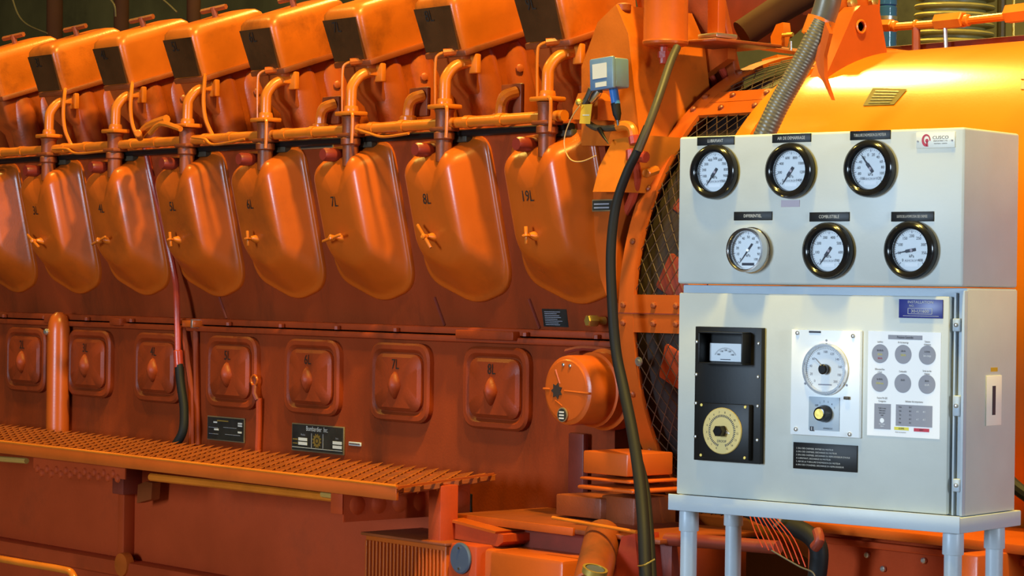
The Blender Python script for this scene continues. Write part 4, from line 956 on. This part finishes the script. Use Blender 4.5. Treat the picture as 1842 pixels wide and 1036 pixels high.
gauge(1637, 450, 53, 190, ['0', '50', '100', '150', '200', '250', '300', '350', '400'], 'black rimmed gauge at the right of the bottom row, needle pointing left')
for c4, s, fs in (((1254, 247, 1320, 260), 'LUBRIFIANT', .42), ((1389, 242, 1458, 255), 'AIR DE DEMARRAGE', .42), ((1529, 236, 1601, 250), "TUBULURE D'ADMISSION DU MOTEUR", .36),
                  ((1320, 381, 1388, 396), 'DIFFERENTIEL', .40), ((1456, 382, 1527, 398), 'COMBUSTIBLE', .40), ((1603, 381, 1679, 398), "SORTIE DE LA POMPE D'EAU DES CHEMISES", .30)):
    bb, (x0, x1, z0_, z1_) = prect(*c4, -.0025, .001, .0003)
    n_ = pm('name_strip', bb, 'black_matt', ru); tag(n_, 'black name strip reading %s' % s)
    wd = (x1-x0)*.86; h = (z1_-z0_)*fs; L_ = len(s)*.62*h; sx = min(1.0, wd/L_)
    pm('lettering', B().text(s, ((x0+x1)/2, -.0029, (z0_+z1_)/2), RX, UZ, h*1.25, sx*.8), 'print_light', n_, ru)
bb, _ = prect(1405, 360, 1438, 372, -.0012, .001); tag(pm('faded_label', bb, 'label_pink', ru), 'faded pink label under the middle gauge')
# maker badge
bb, (x0, x1, z0_, z1_) = prect(1648, 239, 1717, 265, -.003, .001, .0006); bd = pm('maker_badge', bb, 'cream_plate', ru); tag(bd, 'cream maker badge with a red ring logo and CUSCO lettering')
wd, h = x1-x0, z1_-z0_; c0_ = Vector((x0+wd*.265, -.0034, z0_+h*.50))
b_ = B(); P, Q = [], []
for i in range(25):
    t = R(-5 + 290*i/24); P.append(c0_ + Vector((math.cos(t)*wd*.115, 0, math.sin(t)*h*.40))); k_ = .62 + .12*math.cos(t-.6); Q.append(c0_ + Vector((math.cos(t)*wd*.115*k_, 0, math.sin(t)*h*.40*k_)))
b_.loft([P, Q], False, False, closed=False); b_.disc(c0_+Vector((wd*.02, 0, -h*.02)), RX, UZ, h*.12, 14); b_.prism([c0_+Vector((wd*.0, 0, -h*.08)), c0_+Vector((wd*.04, 0, -h*.08)), c0_+Vector((wd*.055, 0, -h*.40)), c0_+Vector((-.0*wd, 0, -h*.40))], (0, .0002, 0))
pm('red_logo', b_, 'print_red', bd, ru)
b_ = B().text('CUSCO', (x0+wd*.64, -.0034, z0_+h*.65), RX, UZ, h*.30, 1.15).text('INDUSTRIES LTD', (x0+wd*.64, -.0034, z0_+h*.44), RX, UZ, h*.13, 1.05).text('MONTREAL  CANADA', (x0+wd*.64, -.0034, z0_+h*.27), RX, UZ, h*.10, .95)
pm('lettering', b_, 'print_dark', bd, ru)
for q_ in (.05, .94): pm('rivet', B().lathe([(.0022, 0), (.0018, .0012)], (x0+wd*q_, -.003, z0_+h*.45), (0, -1, 0), 8), 'print_grey', bd, ru)
# black controller
bb, (x0, x1, z0_, z1_) = prect(1251, 587, 1367, 835, -.012, .001, .001); ct = pm('controller', bb, 'black_matt', rl); tag(ct, 'black controller with a hooded meter and a brass setting dial')
for fx in (.025, .955):
    for v in (.115, .36, .575, .825):
        zz = z0_ + (z1_-z0_)*(1-v); pm('screw', B().lathe([(.0034, 0), (.0032, .0018), (.0015, .0026)], (x0+(x1-x0)*fx, -.012, zz), (0, -1, 0), 10), 'steel', ct, rl)
ha, hc = pp(1257, 596, -.04), pp(1336, 657, -.04)
hx0, hx1, hz0, hz1 = ha[0], hc[0], hc[1], ha[1]; e = .003
b_ = B().box(hx0, hx1, -.042, -.012, hz1-e, hz1, .0006).box(hx0, hx1, -.042, -.012, hz0, hz0+e, .0006).box(hx0, hx0+e, -.042, -.012, hz0+e, hz1-e, .0004).box(hx1-e, hx1, -.042, -.012, hz0+e, hz1-e, .0004)
pm('meter_hood', b_, 'black_matt', ct, rl)
ma, mc = pp(1277, 617, -.014), pp(1334, 651, -.014)
pm('meter_face', B().box(ma[0], mc[0], -.0145, -.011, mc[1], ma[1]), 'dial_white', ct, rl)
b_ = B(); mxc, mzc = (ma[0]+mc[0])/2, mc[1]+(ma[1]-mc[1])*.05
for i, s in enumerate(('1000', '1100', '1200', '1300', '1400')):
    t = R(150-30*i); b_.text(s, (mxc+.019*math.cos(t), -.0149, mzc+.017*math.sin(t)+.003), RX, UZ, .0052, .8)
for i in range(25):
    t = R(155-130*i/24); d_ = Vector((math.cos(t)*1.2, 0, math.sin(t))); c0_ = Vector((mxc, -.0149, mzc+.002))
    n_ = Vector((-d_.z, 0, d_.x))*.0003; b_.bm.faces.new([b_.bm.verts.new(p) for p in (c0_+d_*.021-n_, c0_+d_*.0235-n_, c0_+d_*.0235+n_, c0_+d_*.021+n_)])
b_.box(mxc-.012, mxc+.012, -.0149, -.0146, mc[1]+.003, mc[1]+.0045)
pm('meter_print', b_, 'print_dark', ct, rl)
bb, (sx0, sx1, sz0, sz1) = prect(1257, 724, 1346, 829, -.024, -.012, .0012); pm('dial_block', bb, 'black_matt', ct, rl)
for fx, fz in ((.06, .05), (.93, .05), (.06, .96), (.93, .96)): pm('screw', B().lathe([(.003, 0), (.0028, .0014)], (sx0+(sx1-sx0)*fx, -.024, sz0+(sz1-sz0)*fz), (0, -1, 0), 10), 'brass', ct, rl)
gu, gz = pp(1299, 775, -.026); gr = 42*4.8/F
pm('setting_dial', B().lathe([(gr, 0), (gr, -.002), (gr*.97, -.003)], (gu, -.024, gz), (0, 1, 0), 48), 'gold_dial', ct, rl)
b_ = B()
for i in range(48):
    t = R(252 - 324*i/47); d_ = Vector((math.cos(t), 0, math.sin(t))); n_ = Vector((-d_.z, 0, d_.x))*.0009; c0_ = Vector((gu, -.0274, gz))
    b_.bm.faces.new([b_.bm.verts.new(p) for p in (c0_+d_*gr*.60-n_, c0_+d_*gr*.70-n_, c0_+d_*gr*.70+n_, c0_+d_*gr*.60+n_)])
for i in range(16):
    t = R(250 - 320*i/15); b_.text(str(i), (gu+gr*.80*math.cos(t), -.0274, gz+gr*.80*math.sin(t)), RX, UZ, gr*.13, .9)
b_.text('DROOP', (gu, -.0274, gz-gr*.45), RX, UZ, gr*.15, .9)
pm('dial_marks', b_, 'print_dark', ct, rl)
pm('knob', B().lathe([(gr*.26, 0), (gr*.25, -.016), (gr*.2, -.018)], (gu, -.026, gz), (0, 1, 0), 6), 'black_gloss', ct, rl)
pm('knob_pointer', B().prism([(gu+gr*.08, -.0275, gz+gr*.16), (gu+gr*.42, -.0275, gz-.1*gr), (gu+gr*.08, -.0275, gz-gr*.1)], (0, .0006, 0)), 'paper_white', ct, rl)
# white thermostat plate
bb, (x0, x1, z0_, z1_) = prect(1424, 592, 1545, 788, -.008, .001, .001); wp = pm('thermostat_plate', bb, 'plate_white', rl); tag(wp, 'white thermostat plate with a chrome ringed dial and a black knob')
for fx, fz in ((.09, .965), (.90, .95), (.085, .05), (.87, .03)): pm('screw', B().lathe([(.0042, 0), (.004, .002), (.002, .003)], (x0+(x1-x0)*fx, -.008, z0_+(z1_-z0_)*fz), (0, -1, 0), 12), 'steel', wp, rl)
gu, gz = pp(1484, 664, -.012); gr = 47*4.67/F
pm('chrome_ring', B().lathe([(gr, 0), (gr, -.006), (gr*.96, -.010), (gr*.88, -.010), (gr*.85, -.005), (gr*.85, 0)], (gu, -.008, gz), (0, 1, 0), 56, cap=False), 'chrome', wp, rl, ang=50)
pm('dial', B().lathe([(gr*.86, 0), (gr*.86, -.002)], (gu, -.009, gz), (0, 1, 0), 48), 'dial_white', wp, rl)
b_ = B()
for i, s in enumerate(('0', '20', '40', '60', '80', '100', '120', '140', '160', '180', '200')):
    t = R(225-27*i); b_.text(s, (gu+gr*.66*math.cos(t), -.0115, gz+gr*.66*math.sin(t)), RX, UZ, gr*.14, .9)
for i in range(51):
    t = R(225-270*i/50); d_ = Vector((math.cos(t), 0, math.sin(t))); n_ = Vector((-d_.z, 0, d_.x))*.0004; c0_ = Vector((gu, -.0115, gz))
    b_.bm.faces.new([b_.bm.verts.new(p) for p in (c0_+d_*gr*.77-n_, c0_+d_*gr*.83-n_, c0_+d_*gr*.83+n_, c0_+d_*gr*.77+n_)])
b_.box(gu-gr*.3, gu+gr*.3, -.0115, -.0112, gz-gr*.62, gz-gr*.57)
pm('dial_marks', b_, 'print_grey', wp, rl)
pm('dial_knob', B().lathe([(gr*.20, 0), (gr*.195, -.010), (gr*.15, -.012)], (gu, -.011, gz), (0, 1, 0), 24), 'black_gloss', wp, rl)
t = R(138); pm('needle', B().tube([(gu, -.0125, gz), (gu+gr*.6*math.cos(t), -.0125, gz+gr*.6*math.sin(t))], .0008, 5), 'print_grey', wp, rl)
for ph in (90, 212, -32):
    t = R(ph); pm('ring_screw', B().lathe([(.0024, 0), (.002, .0015)], (gu+gr*1.1*math.cos(t), -.008, gz+gr*1.1*math.sin(t)), (0, -1, 0), 8), 'print_grey', wp, rl)
bb, (kx0, kx1, kz0, kz1) = prect(1455, 713, 1509, 776, -.010, -.008, .0003); pm('knob_plate', bb, 'label_pink' if False else 'blue_grey_paint', wp, rl)
ku, kz = pp(1482, 744, -.014); kr = 15.5*4.67/F
pm('selector_knob', B().lathe([(kr, 0), (kr, -.006), (kr*.92, -.010), (kr*.80, -.020), (kr*.6, -.021)], (ku, -.010, kz), (0, 1, 0), 32), 'black_gloss', wp, rl)
pm('knob_cap', B().lathe([(kr*.60, -.0), (kr*.58, -.0015)], (ku, -.0305, kz), (0, 1, 0), 24), 'brass', wp, rl)
b_ = B()
for i, s in enumerate(('OFF', '1', '2', '3', '4', '5')):
    t = R(140-22*i); b_.text(s, (ku+kr*1.5*math.cos(t), -.0104, kz+kr*1.4*math.sin(t)), RX, UZ, .0052, .8)
b_.text('POWERSTAT', ((kx0+kx1)/2+.010, -.0104, kz0+.004), RX, UZ, .0045, .8)
pm('knob_print', b_, 'print_dark', wp, rl)
lu, lz = pp(1460, 771, -.0105); pm('logo_tile', B().box(lu-.004, lu+.004, -.0106, -.010, lz-.0045, lz+.0045), 'print_dark', wp, rl); pm('logo_mark', B().text('1', (lu, -.0109, lz), RX, UZ, .009, 1.), 'paper_white', wp, rl)
bb, _ = prect(1517, 713, 1526, 719, -.014, -.008, .001); pm('brown_button', bb, 'hose_brown', wp, rl)
bb, _ = prect(1455, 595, 1476, 599, -.0092, -.008); pm('top_label', bb, 'print_dark', wp, rl)
# instruction plate
bb, (x0, x1, z0_, z1_) = prect(1427, 795, 1541, 850, -.003, .001, .0004); ip = pm('instruction_plate', bb, 'black_matt', rl); tag(ip, 'black instruction plate with six engraved lines')
LN = ['1. EAU DES CHEMISES, ENTREE DU MOTEUR', '2. EAU DES CHEMISES, DECHARGE DU MOTEUR', '3. EAU DES CHEMISES, DECHARGE DU REFROIDISSEUR D\'HUILE', '4. LUBRIFIANT, DECHARGE DU MOTEUR', '5. AIR DE LA TUBULURE D\'ADMISSION DU MOTEUR', '6. EAU DES CYLINDRES, DECHARGE DU REFROIDISSEUR']
b_ = B(); lh = (z1_-z0_)
for i, s in enumerate(LN):
    sz = lh*.085; vs_, _f = text_geo(s); ww = (max(v[0] for v in vs_)-min(v[0] for v in vs_))*sz
    sx = min(1., (x1-x0)*.88/ww); b_.text(s, (x0+(x1-x0)*.05+ww*sx/2, -.0034, z1_-lh*(.22+.125*i)), RX, UZ, sz, sx)
pm('lettering', b_, 'print_light', ip, rl)
# poster
bb, (x0, x1, z0_, z1_) = prect(1562, 595, 1690, 790, -.0012, .001); po = pm('notice_sheet', bb, 'paper_white', rl); tag(po, 'white notice sheet with six grey circles and two grey tables')
wd, h = x1-x0, z1_-z0_
def Pu(u): return x0+wd*u
def Pv(v): return z1_-h*v
y_ = -.0015; y2_ = -.0018
pm('printed_banner', B().box(Pu(.28), Pu(.75), y_, y_+.0002, Pv(.075), Pv(.033)), 'print_grey', po, rl)
b_ = B().text('Pressions Generales', (Pu(.515), y2_, Pv(.054)), RX, UZ, h*.035, .62)
CC = [(.17, .215), (.49, .215), (.82, .215), (.17, .49), (.49, .49), (.82, .49)]
HD = [('Lubrifiant', ''), ('Air de demarrage', ''), ('Tubulure', "d'admission"), ('Differentiel filtre', "a l'huile"), ('Combustible', ''), ('Sortie eau des', 'chemises')]
BT = [('300-400 kPa', '250 kPa', '200 kPa'), ('1500 kPa', '1200 kPa', ''), ('0-120 kPa', 'Selon charge', ''), ('50-100 kPa', '150 kPa max', ''), ('250 kPa', '', ''), ('200 kPa', '100 kPa', '')]
b2 = B(); b3 = B(); b4 = B(); b5 = B()
for (cu, cv), (s1, s2), bt in zip(CC, HD, BT):
    pm('printed_circle', B().disc((Pu(cu), y_, Pv(cv)), RX*wd*.115, UZ*wd*.115, 1.0, 40), 'print_grey', po, rl)
    b_.text(s1, (Pu(cu), y2_, Pv(cv-(.125 if s2 else .112))), RX, UZ, h*.026, .62)
    if s2: b_.text(s2, (Pu(cu), y2_, Pv(cv-.099)), RX, UZ, h*.026, .62)
    b_.text(bt[0], (Pu(cu), y2_, Pv(cv-.03)), RX, UZ, h*.026, .55)
    if bt[1]: (b3 if cu < .6 else b2).text(bt[1], (Pu(cu), y2_, Pv(cv+.008)), RX, UZ, h*.028, .58)
    if bt[2]: b4.text(bt[2], (Pu(cu), y2_, Pv(cv+.045)), RX, UZ, h*.028, .58)
pm('printed_table', B().box(Pu(.10), Pu(.33), y_, y_+.0002, Pv(.935), Pv(.692)), 'print_grey', po, rl)
pm('printed_table', B().box(Pu(.40), Pu(.90), y_, y_+.0002, Pv(.895), Pv(.692)), 'print_grey', po, rl)
b_.text('Puissance Max QEC', (Pu(.21), y2_, Pv(.638)), RX, UZ, h*.026, .55).text('Consignation', (Pu(.21), y2_, Pv(.668)), RX, UZ, h*.026, .6).text('Indicateur des temperatures', (Pu(.65), y2_, Pv(.660)), RX, UZ, h*.027, .62)
for i in range(4): b_.text(['Verifier le niveau', "d'huile moteur", 'avant et apres', 'essais'][i], (Pu(.21), y2_, Pv(.735+.022*i)), RX, UZ, h*.022, .55)
for i in range(5):
    v = .715+.037*i; b_.text(['Echap.', 'Huile', 'Eau', 'Air', 'Palier'][i], (Pu(.46), y2_, Pv(v)), RX, UZ, h*.022, .6).text(['550 C', '80 C', '75 C', '60 C', '70 C'][i], (Pu(.60), y2_, Pv(v)), RX, UZ, h*.022, .6)
    if i in (1, 3): b2.text('65 C', (Pu(.70), y2_, Pv(v)), RX, UZ, h*.022, .6).text('85 C', (Pu(.79), y2_, Pv(v)), RX, UZ, h*.022, .6)
b2.disc((Pu(.21), y2_, Pv(.852)), RX*wd*.03, UZ*wd*.03, 1.0, 20); b2.text('Arret moteur', (Pu(.21), y2_, Pv(.885)), RX, UZ, h*.020, .6).text('urgence', (Pu(.21), y2_, Pv(.905)), RX, UZ, h*.020, .6)
b3.box(Pu(.38), Pu(.58), y_, y_+.0002, Pv(.935), Pv(.905)); b4.box(Pu(.65), Pu(.86), y_, y_+.0002, Pv(.940), Pv(.908))
b_.text('ALARME', (Pu(.48), y2_, Pv(.920)), RX, UZ, h*.024, .7).text('ARRET', (Pu(.755), y2_, Pv(.924)), RX, UZ, h*.024, .7).text('Revision des temperatures', (Pu(.47), y2_, Pv(.955)), RX, UZ, h*.018, .6)
pm('dark_print', b_, 'print_dark', po, rl); pm('white_print', b2, 'paper_white', po, rl); pm('yellow_print', b3, 'print_yellow', po, rl); pm('red_print', b4, 'print_red', po, rl)
# blue installation plate
bb, (x0, x1, z0_, z1_) = prect(1617, 538, 1695, 573, -.003, .001, .0004); bp_ = pm('installation_plate', bb, 'plate_blue', rl); tag(bp_, 'blue plate headed INSTALLATION')
wd, h = x1-x0, z1_-z0_
b_ = B().text('INSTALLATION', (x0+wd*.50, -.0034, z0_+h*.85), RX, UZ, h*.20, 1.15).text('NO.', (x0+wd*.30, -.0034, z0_+h*.65), RX, UZ, h*.18, 1.).text('30-U1600', (x0+wd*.49, -.0034, z0_+h*.36), RX, UZ, h*.24, 1.15)
for q0, q1, v0, v1 in ((.21, .77, .51, .53), (.21, .77, .21, .23), (.21, .22, .21, .53), (.76, .77, .21, .53), (.1, .92, .10, .12)): b_.box(x0+wd*q0, x0+wd*q1, -.0034, -.0032, z0_+h*v0, z0_+h*v1)
pm('lettering', b_, 'print_light', bp_, rl)
# side slot plate
a_, c_ = ps(1771, 676), ps(1797, 764)
sp = pm('slot_plate', B().box(W+.002, W+.005, a_[0], c_[0], c_[1], a_[1], .0005), 'cream_plate', rl); tag(sp, 'white plate with a black vertical slot on the cabinet side')
a_, c_ = ps(1781, 694), ps(1786, 746); pm('slot', B().box(W+.005, W+.0055, a_[0], c_[0], c_[1], a_[1]), 'print_dark', sp, rl)
a_, c_ = ps(1780, 661), ps(1792, 668); pm('sticker', B().box(W+.002, W+.003, a_[0], c_[0], c_[1], a_[1]), 'tag_yellow', rl)
